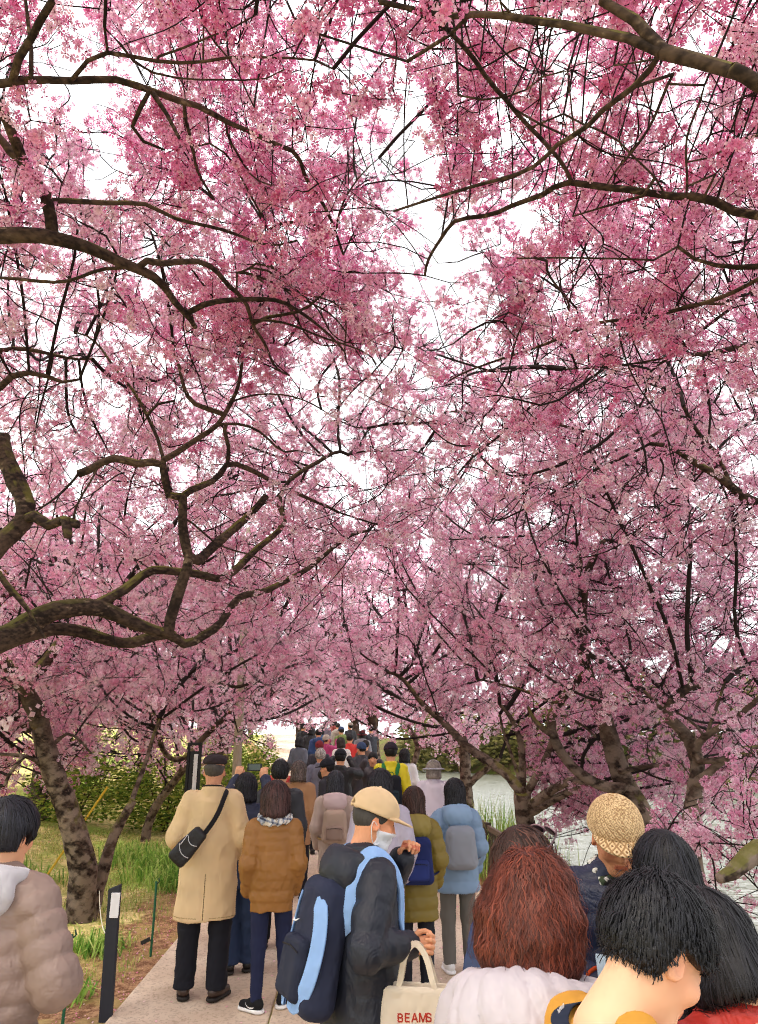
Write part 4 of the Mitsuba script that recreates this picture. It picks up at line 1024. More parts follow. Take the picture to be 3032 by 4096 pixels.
# far shore
FG = np.array([srgb(c) for c in ('#6d6b42', '#7d7a4a', '#8a8450', '#5d6040', '#98905c')])
for i, (fx_, fy_, r) in enumerate(((6, 80, 6.5), (11, 75, 6), (16, 70, 5.5), (21, 64, 5.5), (25, 58, 5.5), (29, 52, 5.5), (34, 44, 5.5))):
    t = thing('shore_tree', f'olive green tree on the far shore of the lake, {("first", "second", "third", "fourth", "fifth", "sixth", "seventh")[i]} from the left', 'tree', 'trees on the far shore')
    z0 = g(fx_, fy_)
    bar('trunk', [(fx_, fy_, z0 - 0.3), (fx_ + 0.2, fy_, z0 + 2), (fx_, fy_, z0 + 4)], [0.3, 0.22, 0.12], '#4a3d32', 'plain', t)
    leafy(t, (fx_, fy_, z0 + 3.6), (r * 0.75, r * 0.7, 3.6), 2600, 0.34, FG, rng, 'crown')

# ---------------------------------------------------------------- shapes as distance fields, for bodies, clothes and bags
def cap(P, a, b, ra, rb=None):
    a, b = np.asarray(a, float), np.asarray(b, float)
    rb = ra if rb is None else rb
    ba = b - a
    h = np.clip((P - a) @ ba / (ba @ ba + 1e-12), 0, 1)
    return np.linalg.norm(P - a - h[:, None] * ba, axis=1) - (ra + (rb - ra) * h)


def ell(P, c, r, R=None):
    q = P - np.asarray(c, float)
    if R is not None:
        q = q @ R                                       # into the ellipsoid's own frame
    r = np.asarray(r, float)
    k0 = np.linalg.norm(q / r, axis=1)
    k1 = np.linalg.norm(q / (r * r), axis=1)
    return k0 * (k0 - 1) / np.maximum(k1, 1e-9)


def rbox(P, c, half, r, R=None):
    q = P - np.asarray(c, float)
    if R is not None:
        q = q @ R
    d = np.abs(q) - (np.asarray(half, float) - r)
    return np.linalg.norm(np.maximum(d, 0), axis=1) + np.minimum(d.max(1), 0) - r


def smin(a, b, k):
    h = np.clip(0.5 + 0.5 * (b - a) / k, 0, 1)
    return b + (a - b) * h - k * h * (1 - h)


def smax(a, b, k):
    return -smin(-a, -b, k)


CORNERS = np.array([(i, j, k) for i in (0, 1) for j in (0, 1) for k in (0, 1)])
EDGES = [(a, b) for a in range(8) for b in range(a + 1, 8) if np.abs(CORNERS[a] - CORNERS[b]).sum() == 1]


def skin_of(f, lo, hi, h, B=8):
    """The zero surface of the distance field f in a box, as quads (surface nets); blocks far from the surface are skipped."""
    lo, hi = np.asarray(lo, float), np.asarray(hi, float)
    nb = np.maximum(np.ceil((hi - lo) / (h * B)).astype(int), 1)
    bi = np.stack(np.meshgrid(*[np.arange(k) for k in nb], indexing='ij'), -1).reshape(-1, 3)
    c = lo + (bi * B + (B - 1) / 2) * h
    d = f(c)
    near = np.abs(d) < 0.87 * B * h * 1.9
    n = nb * B
    F = np.repeat(np.repeat(np.repeat(np.where(d < 0, -1.0, 1.0).reshape(nb), B, 0), B, 1), B, 2) * h * 2
    off = np.stack(np.meshgrid(*[np.arange(B)] * 3, indexing='ij'), -1).reshape(-1, 3)
    act = bi[near]
    idx = (act[:, None] * B + off[None]).reshape(-1, 3)
    for s in range(0, len(idx), 400000):
        q = idx[s:s + 400000]
        F[q[:, 0], q[:, 1], q[:, 2]] = f(lo + q * h)
    F[0], F[-1], F[:, 0], F[:, -1], F[:, :, 0], F[:, :, -1] = (h,) * 6
    I = F < 0
    m = np.zeros(n - 1, int)
    for o in CORNERS:
        m += I[o[0]:n[0] - 1 + o[0], o[1]:n[1] - 1 + o[1], o[2]:n[2] - 1 + o[2]]
    cells = np.argwhere((m > 0) & (m < 8))
    val = np.stack([F[tuple((cells + o).T)] for o in CORNERS], 1)
    tot, cnt = np.zeros((len(cells), 3)), np.zeros(len(cells))
    for a, b in EDGES:
        s = (val[:, a] < 0) != (val[:, b] < 0)
        t = val[s, a] / (val[s, a] - val[s, b])
        tot[s] += CORNERS[a] + t[:, None] * (CORNERS[b] - CORNERS[a])
        cnt[s] += 1
    V = lo + (cells + tot / cnt[:, None]) * h
    ids = np.full(n - 1, -1)
    ids[tuple(cells.T)] = np.arange(len(cells))
    faces = []
    for ax in range(3):
        u, w = (ax + 1) % 3, (ax + 2) % 3
        s0 = [slice(None)] * 3
        s1 = [slice(None)] * 3
        s0[ax], s1[ax] = slice(0, -1), slice(1, None)
        ch = I[tuple(s0)] != I[tuple(s1)]
        e = np.argwhere(ch)
        e = e[(e[:, u] >= 1) & (e[:, w] >= 1) & (e[:, u] < n[u] - 1) & (e[:, w] < n[w] - 1)]
        du, dw = np.eye(3, dtype=int)[u], np.eye(3, dtype=int)[w]
        q = np.stack([ids[tuple((e - du - dw).T)], ids[tuple((e - dw).T)], ids[tuple(e.T)], ids[tuple((e - du).T)]], 1)
        flip = ~I[tuple(e.T)]
        q[flip] = q[flip][:, ::-1]
        faces.append(q)
    q = np.vstack(faces)
    return V, q[(q >= 0).all(1)]

# ---------------------------------------------------------------- people
SKIN, SKIN_PALE = '#d9a27e', '#e8b898'


def seg_u(P, a, b):
    ba = np.asarray(b) - np.asarray(a)
    return np.clip((P - a) @ ba / (ba @ ba), 0, 1) * np.linalg.norm(ba)


class Body:
    """One person: joints (for a height of 1.72 m, facing +y, x to the right hand), where it stands, and its parts as they are made."""
    def __init__(self, label, at, heading, height, lean=0, pitch=0, yaw=0, roll=0, pose=None, fine=0.010, cat='person', group=None, skin=SKIN):
        self.key = thing('person', label, cat, group)
        self.s = height / 1.72
        self.at = np.array([at[0], at[1], float(ground_z(at[0], at[1])) + 0.04 * (abs(at[0] - path_mid(at[1])) < 1.75)])
        self.R = rot('z', heading)
        self.fine, self.skin = fine, skin
        J = {'ankle_l': (-.10, -.02, .085), 'ankle_r': (.10, -.02, .085), 'knee_l': (-.10, .015, .48), 'knee_r': (.10, .015, .48), 'hip_l': (-.09, 0, .90), 'hip_r': (.09, 0, .90),
             'shoulder_l': (-.163, -.01, 1.380), 'shoulder_r': (.163, -.01, 1.380), 'elbow_l': (-.222, -.05, 1.11), 'elbow_r': (.222, -.05, 1.11), 'wrist_l': (-.21, .09, .90), 'wrist_r': (.21, .09, .90), 'neck': (0, -.015, 1.44)}
        J = {k: np.array(v, float) for k, v in J.items()}
        self.L = rot('x', -lean)
        self.pivot = np.array([0, 0, 0.95])
        for k in ('shoulder_l', 'shoulder_r', 'neck', 'elbow_l', 'elbow_r', 'wrist_l', 'wrist_r'):
            J[k] = self.L @ (J[k] - self.pivot) + self.pivot
        for k, v in (pose or {}).items():
            J[k] = np.array(v, float)
        self.J = J
        self.H = rot('z', yaw) @ rot('x', -pitch - lean * 0.3) @ rot('y', roll)
        self.hc = J['neck'] + self.L @ np.array([0, .005, .05]) + self.H @ np.array([0, .02, .112])
        self.foot = {'l': 8, 'r': -8}

    def unlean(self, P):
        return (P - self.pivot) @ self.L + self.pivot

    def head(self, P):
        return (P - self.hc) @ self.H

    def from_head(self, q):
        return np.asarray(q) @ self.H.T + self.hc

    def world(self, V):
        return (np.asarray(V) * self.s) @ self.R.T + self.at

    def part(self, name, f, lo, hi, h, color, bsdf='cloth', vary=0.1, freq=9.0, label=None, owner=None):
        """A part from a distance field; owner: None for the person, False for a thing of its own."""
        V, Q = skin_of(f, lo, hi, h)
        return self.mesh(name, (V, Q), color, bsdf, vary, freq, label, owner)

    def mesh(self, name, m, color, bsdf='cloth', vary=0.1, freq=9.0, label=None, owner=None, smooth=True):
        V = self.world(m[0])
        if callable(color):
            c = color(np.asarray(m[0]), V)
        else:
            c = paint(V, color, vary, freq)
        key = put(name, (V, m[1]), bsdf, self.key if owner is None else owner, smooth=smooth, color=c)
        if label:
            tag(key, label)
        return key

    def strap(self, name, pts, width, thick, color, owner=None, bsdf='cloth', out=None):
        """A flat band along a smooth line of local points."""
        p = smooth_line([(*q, 1.0) for q in pts], 0.02)[:, :3]
        t = np.gradient(p, axis=0)
        t /= np.linalg.norm(t, axis=1, keepdims=True)
        o = np.array(out, float) if out is not None else p - [0, 0, 1.25]
        o = np.broadcast_to(o, p.shape) - (np.broadcast_to(o, p.shape) * t).sum(1, keepdims=True) * t
        o /= np.linalg.norm(o, axis=1, keepdims=True) + 1e-9
        s = np.cross(t, o)
        w, k = width / 2 * np.interp(np.linspace(0, 1, len(p)), [0, .07, .93, 1], [.35, 1, 1, .35])[:, None], thick / 2
        ring = np.stack([p + s * w - o * k, p + s * w + o * k * 0.6, p + s * w * 0.85 + o * k, p - s * w * 0.85 + o * k, p - s * w + o * k * 0.6, p - s * w - o * k], 1)
        n, m = ring.shape[:2]
        i, j = np.meshgrid(np.arange(n - 1), np.arange(m), indexing='ij')
        q = np.stack([i * m + j, i * m + (j + 1) % m, (i + 1) * m + (j + 1) % m, (i + 1) * m + j], -1).reshape(-1, 4)
        return self.mesh(name, (ring.reshape(-1, 3), q), color, bsdf, owner=owner)


def head_field(q):
    """Skull, face, ears and neck in the head's frame (face to +y)."""
    d = ell(q, (0, -.012, .028), (.076, .095, .092))
    d = smin(d, ell(q, (0, .022, -.045), (.060, .068, .082)), .045)
    d = smin(d, cap(q, (-.018, .060, -.104), (.018, .060, -.104), .022), .03)
    d = smin(d, cap(q, (0, .092, .012), (0, .107, -.034), .007, .012), .012)
    d = smin(d, cap(q, (-.016, .090, -.036), (.016, .090, -.036), .009), .012)
    d = smin(d, cap(q, (-.036, .078, .026), (.036, .078, .026), .010), .02)
    for s in (-1, 1):
        d = smax(d, -ell(q, (s * .031, .102, .006), (.017, .014, .011)), .014)
        d = smin(d, ell(q, (s * .031, .080, .004), (.013, .012, .010)), .004)
        d = smin(d, ell(q, (s * .046, .066, -.030), (.022, .018, .02)), .03)
    d = smin(d, cap(q, (-.019, .088, -.063), (.019, .088, -.063), .0065), .010)
    d = smin(d, cap(q, (-.015, .087, -.075), (.015, .087, -.075), .007), .010)
    d = np.minimum(d, 1.0)
    for s in (-1, 1):
        R = rot('z', s * -22) @ rot('x', 12)
        e = ell(q, (s * .081, -.014, -.010), (.009, .020, .033), R)
        e = smax(e, -ell(q, (s * .089, -.010, -.006), (.008, .013, .023), R), .005)
        e = smin(e, ell(q, (s * .078, .004, -.014), (.006, .006, .009)), .006)
        d = smin(d, e, .008)
    return smin(d, cap(q, (0, -.022, -.05), (0, -.040, -.19), .054, .060), .04)


def skin_tint(base):
    base = srgb(base)

    def tint(B):
        def f(P, V):
            q = B.head(P)
            c = np.repeat(base[None], len(P), 0) * (1 + 0.16 * (meshkit.fbm(V * 26, 3) - 0.5))[:, None]
            red = np.exp(-((np.abs(q[:, 0]) - .045) ** 2 / .0006 + (q[:, 2] + .03) ** 2 / .0009)) * (q[:, 1] > 0) + np.exp(-((np.abs(q[:, 0]) - .085) ** 2 / .0002 + (q[:, 2] + .01) ** 2 / .0016))
            c *= 1 - np.clip(red, 0, 1)[:, None] * [0.0, 0.16, 0.16]
            lip = (np.abs(q[:, 2] + .069) < .011) & (np.abs(q[:, 0]) < .026) & (q[:, 1] > .078)
            c[lip] *= [0.78, 0.5, 0.5]
            brow = (np.abs(q[:, 2] - .029 + 4 * (np.abs(q[:, 0]) - .03) ** 2) < .0045) & (np.abs(np.abs(q[:, 0]) - .031) < .019) & (q[:, 1] > .06)
            c[brow] = [0.03, 0.022, 0.018]
            lid = (np.abs(q[:, 2] - .001) < .0026) & (np.abs(np.abs(q[:, 0]) - .031) < .0135) & (q[:, 1] > .06)
            c[lid] = [0.03, 0.02, 0.018]
            return np.clip(c, 0, 1)
        return f
    return tint


def hand_prims(wr, R, curl=35.0, spread=1.0, thumb=0.0):
    """Bones of a hand from the wrist: R's columns are the thumb's side, the fingers' direction and the back of the hand."""
    out = []
    to = lambda p: np.asarray(p) @ R.T + wr
    for x, ln, k in ((.030, .90, 1.0), (.010, 1.0, 1.05), (-.011, .94, 1.12), (-.030, .76, 1.2)):
        base = np.array([x, .088, 0.0])
        out.append((to((x * .55, .005, 0)), to(base), .014, .0115))
        p, a = base, 0.0
        for l, r, q in ((.042, .0092, .8), (.027, .0084, 1.1), (.021, .0074, .7)):
            a += math.radians(curl * q * k)
            e = p + l * ln * np.array([x * 1.2 * spread, math.cos(a), -math.sin(a)]) / math.hypot(1, x * 1.2 * spread)
            out.append((to(p), to(e), r + .0006, r))
            p = e
    c = math.radians(curl * 0.6 + thumb)
    p0, p1 = np.array([.022, .018, -.006]), np.array([.048, .050, -.016])
    p2 = p1 + .034 * np.array([.45 - .5 * math.sin(c), .85, -math.sin(c) * .5])
    p3 = p2 + .028 * np.array([.2 - .7 * math.sin(c), .9, -math.sin(c) * .7])
    out += [(to(p0), to(p1), .015, .012), (to(p1), to(p2), .0115, .010), (to(p2), to(p3), .010, .0085)]
    return out


def make_body(B, hands=(), head_h=None, tint=None):
    """The skin: head, neck and trunk, arms with hands and legs, as one mesh."""
    J = B.J
    h = head_h or B.fine * 0.8

    def top(P):
        return smin(head_field(B.head(P)), cap(P, J['shoulder_l'] * [.6, 1, 1] - [0, 0, .03], J['shoulder_r'] * [.6, 1, 1] - [0, 0, .03], .055), .05)

    def rest(P):
        q = B.unlean(P) * [1, 1 / .7, 1]
        d = smin(cap(q, (0, 0, .93), (0, 0, 1.1), .14, .125), cap(q, (0, 0, 1.1), (0, 0, 1.32), .125, .145), .05)
        for s in 'lr':
            d = smin(d, smin(cap(P, J['hip_' + s], J['knee_' + s], .082, .055), cap(P, J['knee_' + s], J['ankle_' + s], .054, .038), .03), .04)
            d = smin(d, smin(cap(P, J['shoulder_' + s], J['elbow_' + s], .05, .042), cap(P, J['elbow_' + s], J['wrist_' + s], .041, .028), .02), .03)
        return d
    soup = Soup()
    V, Q = skin_of(top, B.hc - .27, B.hc + [.27, .27, .16], h)
    soup.add(V, Q)
    P0 = np.min([v for v in J.values()], 0) - .2
    P1 = np.max([v for v in J.values()], 0) + .2
    V, Q = skin_of(rest, P0, P1, 0.028 if B.at[1] < 15 else .036)
    soup.add(V, Q)
    for s, R, curl, th in hands:
        w = J['wrist_' + s]
        pr = hand_prims(w, R, curl, thumb=th)

        def hf(P):
            d = cap(P, J['elbow_' + s] * .25 + w * .75, w, .032, .027)
            for a, b, ra, rb in pr:
                d = smin(d, cap(P, a, b, ra, rb), .006)
            return d
        pts = np.array([p for a, b, _, _ in pr for p in (a, b)] + [w])
        V, Q = skin_of(hf, pts.min(0) - .05, pts.max(0) + .05, 0.0045 if B.fine < 0.014 else 0.007)
        soup.add(V, Q)
    B.mesh('body', soup.mesh(), (tint or skin_tint(B.skin))(B), 'skin')


def sleeve(P, B, e, puff, pitch, cuff=1.0):
    out = None
    for s in 'lr':
        a, b, c = B.J['shoulder_' + s], B.J['elbow_' + s], B.J['wrist_' + s]
        d = smin(cap(P, a, b, .058 + e, .050 + e), cap(P, b, c, .050 + e, (.036 + e * .8) * cuff), .03)
        if puff:
            u = np.where(np.linalg.norm(P - (a + b) / 2, axis=1) < np.linalg.norm(P - (c + b) / 2, axis=1), seg_u(P, a, b), np.linalg.norm(b - a) + seg_u(P, b, c))
            d = d - puff * np.abs(np.sin(np.pi * u / pitch)) ** 0.42
        out = d if out is None else np.minimum(out, d)
    return out


def make_top(B, color, hem=.62, e=.026, r=(.20, .182, .18), puff=0, pitch=.10, fold=.008, bsdf='cloth', h=None, collar=.022, name='jacket', vary=0.1, depth=.72, band=None, ffreq=9.0, label=None, extra=None):
    """A jacket or coat: trunk, sleeves, hem and collar; r: half width at the hem, the waist and the chest."""
    J = B.J
    h = h or B.fine

    def f(P, trunk_only=False):
        U = B.unlean(P)
        q = U * [1, 1 / depth, 1]
        z = U[:, 2]
        d = smin(cap(q, (0, 0, min(hem, .9) - .04), (0, 0, 1.06), r[0], r[1]), cap(q, (0, 0, 1.06), (0, 0, 1.25), r[1], r[2]), .07)
        d = smin(d, cap(q, (-.115, -.005, 1.345), (.115, -.005, 1.345), .080 + e, .080 + e), .06)
        d = smin(d, cap(U, (0, -.02, 1.38), (0, -.02, 1.44), .085 + e * .4, .070), .05)
        if puff:
            wob = 0.016 * (meshkit.noise(U * [5, 5, 5], 4) - 0.5)
            d = d - puff * np.abs(np.sin(np.pi * (z + wob) / pitch)) ** 0.42
        if band:
            d = d + .018 * sstep(hem + band + .01, hem + band - .01, z)
        d = smax(d, hem - z, .012)
        if trunk_only:
            return d
        d = smin(d, sleeve(P, B, e * .72, puff, pitch), .014)
        if fold:
            d = d + fold * 2 * (meshkit.fbm(P * [ffreq, ffreq, ffreq * .55] + B.at[:1], 3) - 0.5)
            d = d + fold * 0.8 * (np.abs(meshkit.noise(P * [ffreq * 2.2, ffreq * 2.2, ffreq * 1.3] + 9, 2) - 0.5) * 2 - 0.5)
        if collar:
            n = J['neck'] + [0, 0, .015]
            k = (P - n) @ B.L
            rr = np.hypot(k[:, 0] / 1.0, k[:, 1] / 1.08) - .072
            d = smin(d, np.hypot(rr, np.maximum(np.abs(k[:, 2]) - collar, 0)) - .013, .018)
        if extra:
            d = extra(P, d)
        return d
    P0 = np.minimum(np.min([J[k] for k in J], 0), [-.3, -.26, hem]) - [.13, .13, .05]
    P1 = np.maximum(np.max([J[k] for k in J if k[:3] in ('elb', 'wri', 'sho', 'nec')], 0), [.3, .24, 1.45]) + [.13, .13, .14]
    P0[2] = min(hem - .05, J['wrist_l'][2] - .12, J['wrist_r'][2] - .12)
    B.part(name, f, P0, P1, h, color, bsdf, vary, label=label)
    B.top_f = f
    return f


def make_legs(B, color, r=(.095, .072, .062), fold=.006, bsdf='cloth', h=None, name='trousers', vary=0.12, hemz=.07):
    J = B.J

    def f(P):
        d = ell(P, (0, 0, .93), (.165, .125, .14))
        for s in 'lr':
            d = smin(d, smin(cap(P, J['hip_' + s], J['knee_' + s], r[0], r[1]), cap(P, J['knee_' + s], J['ankle_' + s], r[1], r[2]), .03), .025)
        z = P[:, 2]
        d = d + fold * 2 * (meshkit.fbm(P * [11, 11, 16], 3) - 0.5) * (0.5 + np.exp(-((z - .46) / .12) ** 2) + np.exp(-((z - .15) / .1) ** 2))
        d = smax(d, hemz - z, .01)
        return smax(d, z - 1.02, .01)
    lo = np.min([J[k] for k in J if k[:3] in ('ank', 'kne', 'hip')], 0) - .15
    hi = np.max([J[k] for k in J if k[:3] in ('ank', 'kne', 'hip')], 0) + .17
    lo[2] = .03
    B.part(name, f, lo, hi, h or max(B.fine * 1.45, .028 if B.at[1] < 4 else 0), color, bsdf, vary)


def make_shoes(B, color, sole='#2a2420', bsdf='leather', mark=None, boot=0.0, h=None):
    h = h or (.009 if 5 < B.at[1] < 7.5 else .016)
    for s in 'lr':
        a = B.J['ankle_' + s]
        z0 = max(a[2] - .085, 0)
        R = rot('z', B.foot[s])
        o = np.array([a[0], a[1], z0])

        def up(P):
            q = (P - o) @ R
            d = smin(cap(q, (0, -.035, .058), (0, .03, .062), .040, .042), cap(q, (0, .03, .05), (0, .135, .040), .043, .033), .03)
            d = smin(d, cap(q, (0, -.01, .07), (0, -.01, .11 + boot), .042, .044), .02)
            d = smax(d, q[:, 2] - (.105 + boot), .008)
            return smax(d, .016 - q[:, 2], .004)

        def so(P):
            q = (P - o) @ R
            d2 = cap(q * [1, 1, 0], (0, -.035, 0), (0, .135, 0), .047, .041)
            return smax(d2, np.abs(q[:, 2] - .014) - .014, .006)
        k = B.part('shoe', up, o - [.2, .2, .02], o + [.2, .24, .16 + boot], h, color, bsdf)
        B.part('sole', so, o - [.2, .2, .02], o + [.2, .24, .06], h, sole, 'plain', owner=k)
        if mark:                                             # a tapering curved tick on both sides
            for side in (-1, 1):
                t = np.linspace(0, 1, 9)
                cy, cz = -.02 + .115 * t, .045 + .055 * (t - .30) ** 2 * 1.6 - .006
                w = np.interp(t, [0, .25, 1], [.004, .013, .001])
                pts = []
                for y, z, ww in zip(cy, cz, w):
                    for dz in (-ww / 2, ww / 2):
                        n = np.array([side * .07, y, z + dz])
                        p = np.repeat((o + R @ n)[None], 1, 0)
                        dirn = R @ np.array([-side, 0, 0.0])
                        for _ in range(8):
                            p = p + dirn * max(float(up(p)[0]) - .0015, -0.01)
                        pts.append(p[0])
                v = np.array(pts)
                i = np.arange(8) * 2
                B.mesh('stripe', (v, np.stack([i, i + 1, i + 3, i + 2], -1)), mark, 'plain', owner=k, vary=0)


# hair ------------------------------------------------------------------
def hair_field(style, B, vol=0.0):
    def crown(q, g):
        return ell(q, (0, -.014, .030), (.078 + g, .098 + g, .096 + g))

    def face_cut(q, low=-.2, x=.062):
        return np.maximum(np.maximum(.052 - q[:, 1], q[:, 2] - .062), np.abs(q[:, 0]) - x)

    def f(P):
        q = B.head(P)
        n = meshkit.fbm(q * 38, 3) - 0.5
        if style == 'short':
            d = crown(q, .014 + vol) + .007 * n
            d = smax(d, .80 * q[:, 1] - .62 * q[:, 2] - .040 + .02 * n, .012)
            ear = ell(q * [1, 1, 1] - [0, 0, 0], (0, -.006, -.022), (.30, .026, .040))
            d = smax(d, -ear, .012)
            if vol < .016:
                d = smax(d, -np.maximum(-.026 - q[:, 1], q[:, 2] - .012), .012)
            return smax(d, -.056 - q[:, 2] + .012 * n, .016)
        if style == 'buzz':
            d = crown(q, .005) + .003 * n
            return smax(d, .80 * q[:, 1] - .62 * q[:, 2] - .028, .012)
        if style == 'bob':
            d = smin(crown(q, .024 + vol), cap(q * [1, .86, 1], (0, -.022, .02), (0, -.022, -.085), .092 + vol, .106 + vol), .03) + .010 * n
            d = smax(d, -.125 - q[:, 2] + .01 * n, .02)
            return smax(d, -face_cut(q), .015)
        if style == 'long':
            d = smin(crown(q, .022 + vol), cap(q * [1, .9, 1], (0, -.03, .01), (0, -.060, -.20), .094 + vol, .095 + vol), .03) + .010 * n
            d = smax(d, -.30 - q[:, 2] + .03 * n, .03)
            d = smax(d, -face_cut(q), .015)
            return smax(d, q[:, 1] - .015 - .12 * sstep(-.14, -.10, q[:, 2]), .03)
        if style == 'curly':
            m = meshkit.noise(q * 20, 3) - 0.5
            d = smin(crown(q, .040 + vol), ell(q, (0, -.030, -.055), (.142 + vol, .135 + vol, .135)), .05) + .024 * m + .012 * n
            d = smax(d, -.185 - q[:, 2] + .04 * m, .03)
            return smax(d, -face_cut(q, x=.055), .02)
        raise ValueError(style)
    return f


def make_hair(B, color, style='short', vol=0.0, strands=0, length=.10, width=.0035, curl=0.0, vary=0.35, hat=None, seed=1, lift=.002, h=None, whorl=(0, -.06, .12), detail=5):
    f0 = hair_field(style, B, vol)
    f = f0 if hat is None else (lambda P: smax(f0(P), hat(P), .006))
    lo, hi = B.hc - [.24, .24, .36], B.hc + [.24, .24, .24]
    V, Q = skin_of(f, lo, hi, h or B.fine * 0.8)
    base = srgb(color)
    key = B.mesh('hair', (V, Q), lambda P, W: np.clip(base * (0.25 + 0.6 * meshkit.fbm(B.head(P) * [60, 60, 14], 3))[:, None], 0, 1), 'hair')
    if not strands:
        return
    rng = np.random.default_rng(seed)
    p = V[rng.integers(0, len(V), strands)] + rng.normal(0, .003, (strands, 3))
    if style == 'short':
        p = p[(ell(B.head(p), (0, -.006, -.024), (.30, .034, .050)) > 0) & ((B.head(p)[:, 1] < -.03) | (B.head(p)[:, 2] > .02) | (vol >= .016))]
        strands = len(p)
    C = B.from_head(np.array([whorl]))[0]
    steps = detail
    ph, fr = 14 * meshkit.noise(B.head(p) * 24, seed) + rng.normal(0, .5, strands), rng.uniform(0.85, 1.15, strands)
    L = length * rng.uniform(0.5, 1.3, strands) * (np.clip((B.head(p)[:, 2] + .065) / .08, .22, 1) * np.where((np.abs(B.head(p)[:, 0]) > .045) & (B.head(p)[:, 1] > -.06) & (B.head(p)[:, 2] < .065), .35, 1) if style == 'short' else 1)
    eps = 0.004

    def grad(p):
        g0 = np.stack([f(p + e) - f(p - e) for e in np.eye(3) * eps], -1)
        return g0 / (np.linalg.norm(g0, axis=1, keepdims=True) + 1e-9)
    pts, nrm = [p], []
    up = rng.uniform(0.2, 1.9, strands) * np.where(rng.random(strands) < .06, 2.6, 1)
    fr = fr * 7 / steps
    jitter = rng.normal(0, .09, (strands, 3)) + .5 * (np.stack([meshkit.noise(B.head(p) * 15, seed + k) for k in range(3)], -1) - .5)
    for k in range(steps):
        n = grad(p)
        nrm.append(n)
        a = p - C
        a /= np.linalg.norm(a, axis=1, keepdims=True) + 1e-6
        t = a * (1.0 if style in ('short', 'buzz') else 0.55) + np.array([0, 0, -0.75]) + jitter
        t -= n * (t * n).sum(1, keepdims=True)
        t /= np.linalg.norm(t, axis=1, keepdims=True) + 1e-9
        if curl:
            t = t + curl * np.cross(n, t) * np.sin(ph + fr * k * 2.2)[:, None] + curl * 0.5 * n * np.cos(ph + fr * k * 2.2)[:, None]
            t /= np.linalg.norm(t, axis=1, keepdims=True)
        p = p + t * (L / steps)[:, None]
        d = f(p)
        p = p - n * np.clip(d - lift * up, -.012, .02)[:, None]
        pts.append(p)
    nrm.append(nrm[-1])
    pts, nrm = np.stack(pts, 1), np.stack(nrm, 1)
    t = np.gradient(pts, axis=1)
    s = np.cross(nrm, t)
    s /= np.linalg.norm(s, axis=2, keepdims=True) + 1e-9
    w = (width * np.interp(np.linspace(0, 7, steps + 1), np.arange(8), [.6, 1, 1, 1, .9, .75, .5, .1]))[None, :, None] * rng.uniform(.6, 1.3, (strands, 1, 1)) / 2
    ring = np.stack([pts - s * w, pts + s * w], 2)
    m = steps + 1
    v = ring.reshape(-1, 3)
    i = np.arange(steps)
    q = np.stack([i * 2, i * 2 + 1, i * 2 + 3, i * 2 + 2], -1)
    q = (q[None] + (np.arange(strands) * m * 2)[:, None, None]).reshape(-1, 4)
    clump = 0.55 + 1.1 * meshkit.fbm(B.head(pts[:, 0]) * [34, 34, 16] + seed, 3)[:, None]
    tone = np.clip(base * clump * (1 + vary * rng.normal(0, 1, (strands, 1)).clip(-1.6, 2.2)) + 0.004, 0, 1)
    c = np.repeat(tone, m * 2, 0)
    W = B.world(v)
    k = put('strands', (W, q), 'hair', key, smooth=True, color=c)
    tag(k, kind='stuff')


# hats, scarves, hoods -----------------------------------------------------
def cap_dome(B, g=.024, zc=.035, tilt=-.12):
    def f(P):
        q = B.head(P)
        d = ell(q, (0, -.010, .040), (.080 + g, .100 + g, .090 + g))
        return smax(d, zc + tilt * q[:, 1] - q[:, 2], .006)
    return f


def make_ballcap(B, color, bsdf='cloth', g=.024, brim=.075, zc=.035, h=None, hole=False, vary=.08, button=True, bend=.3):
    dome = cap_dome(B, g, zc)

    def f(P):
        q = B.head(P)
        d = dome(P)
        seam = np.abs(np.sin(np.arctan2(q[:, 0], q[:, 1] + .01) * 3))
        d = d + .0022 * np.exp(-(seam / .06) ** 2)
        if hole:
            d = smax(d, -ell(q, (0, -.125, .048), (.032, .05, .028)), .006)
            d = np.minimum(d, np.maximum(np.maximum(np.abs(np.hypot(q[:, 0] / .101, (q[:, 1] + .010) / .121) - 1) * .1 - .002, np.abs(q[:, 2] - .048) - .010), q[:, 1]))
        return d

    def fb(P):
        q = B.head(P)
        x, y = q[:, 0], q[:, 1]
        z0 = zc + .006 + .003 - bend * x * x * 9 * .3 - .22 * np.maximum(y - .09, 0)
        ring = np.hypot(x / .098, (y - .055) / (.062 + brim)) - 1
        return smax(smax(ring * .09, np.abs(q[:, 2] - z0) - .0045, .003), .04 - y, .004)
    lo, hi = B.hc - .22, B.hc + .26
    k = B.part('cap', f, lo, hi, h or B.fine * .7, color, bsdf, vary, 30)
    B.part('brim', fb, lo, hi, (h or B.fine) * .55, color, bsdf, vary, 30, owner=k)
    if button:
        c = B.from_head([[0, -.010, .040 + .090 + g]])[0]
        B.part('button', lambda P: ell(P, c, (.009, .009, .006)), c - .02, c + .02, .003, color, bsdf, owner=k)
    return dome


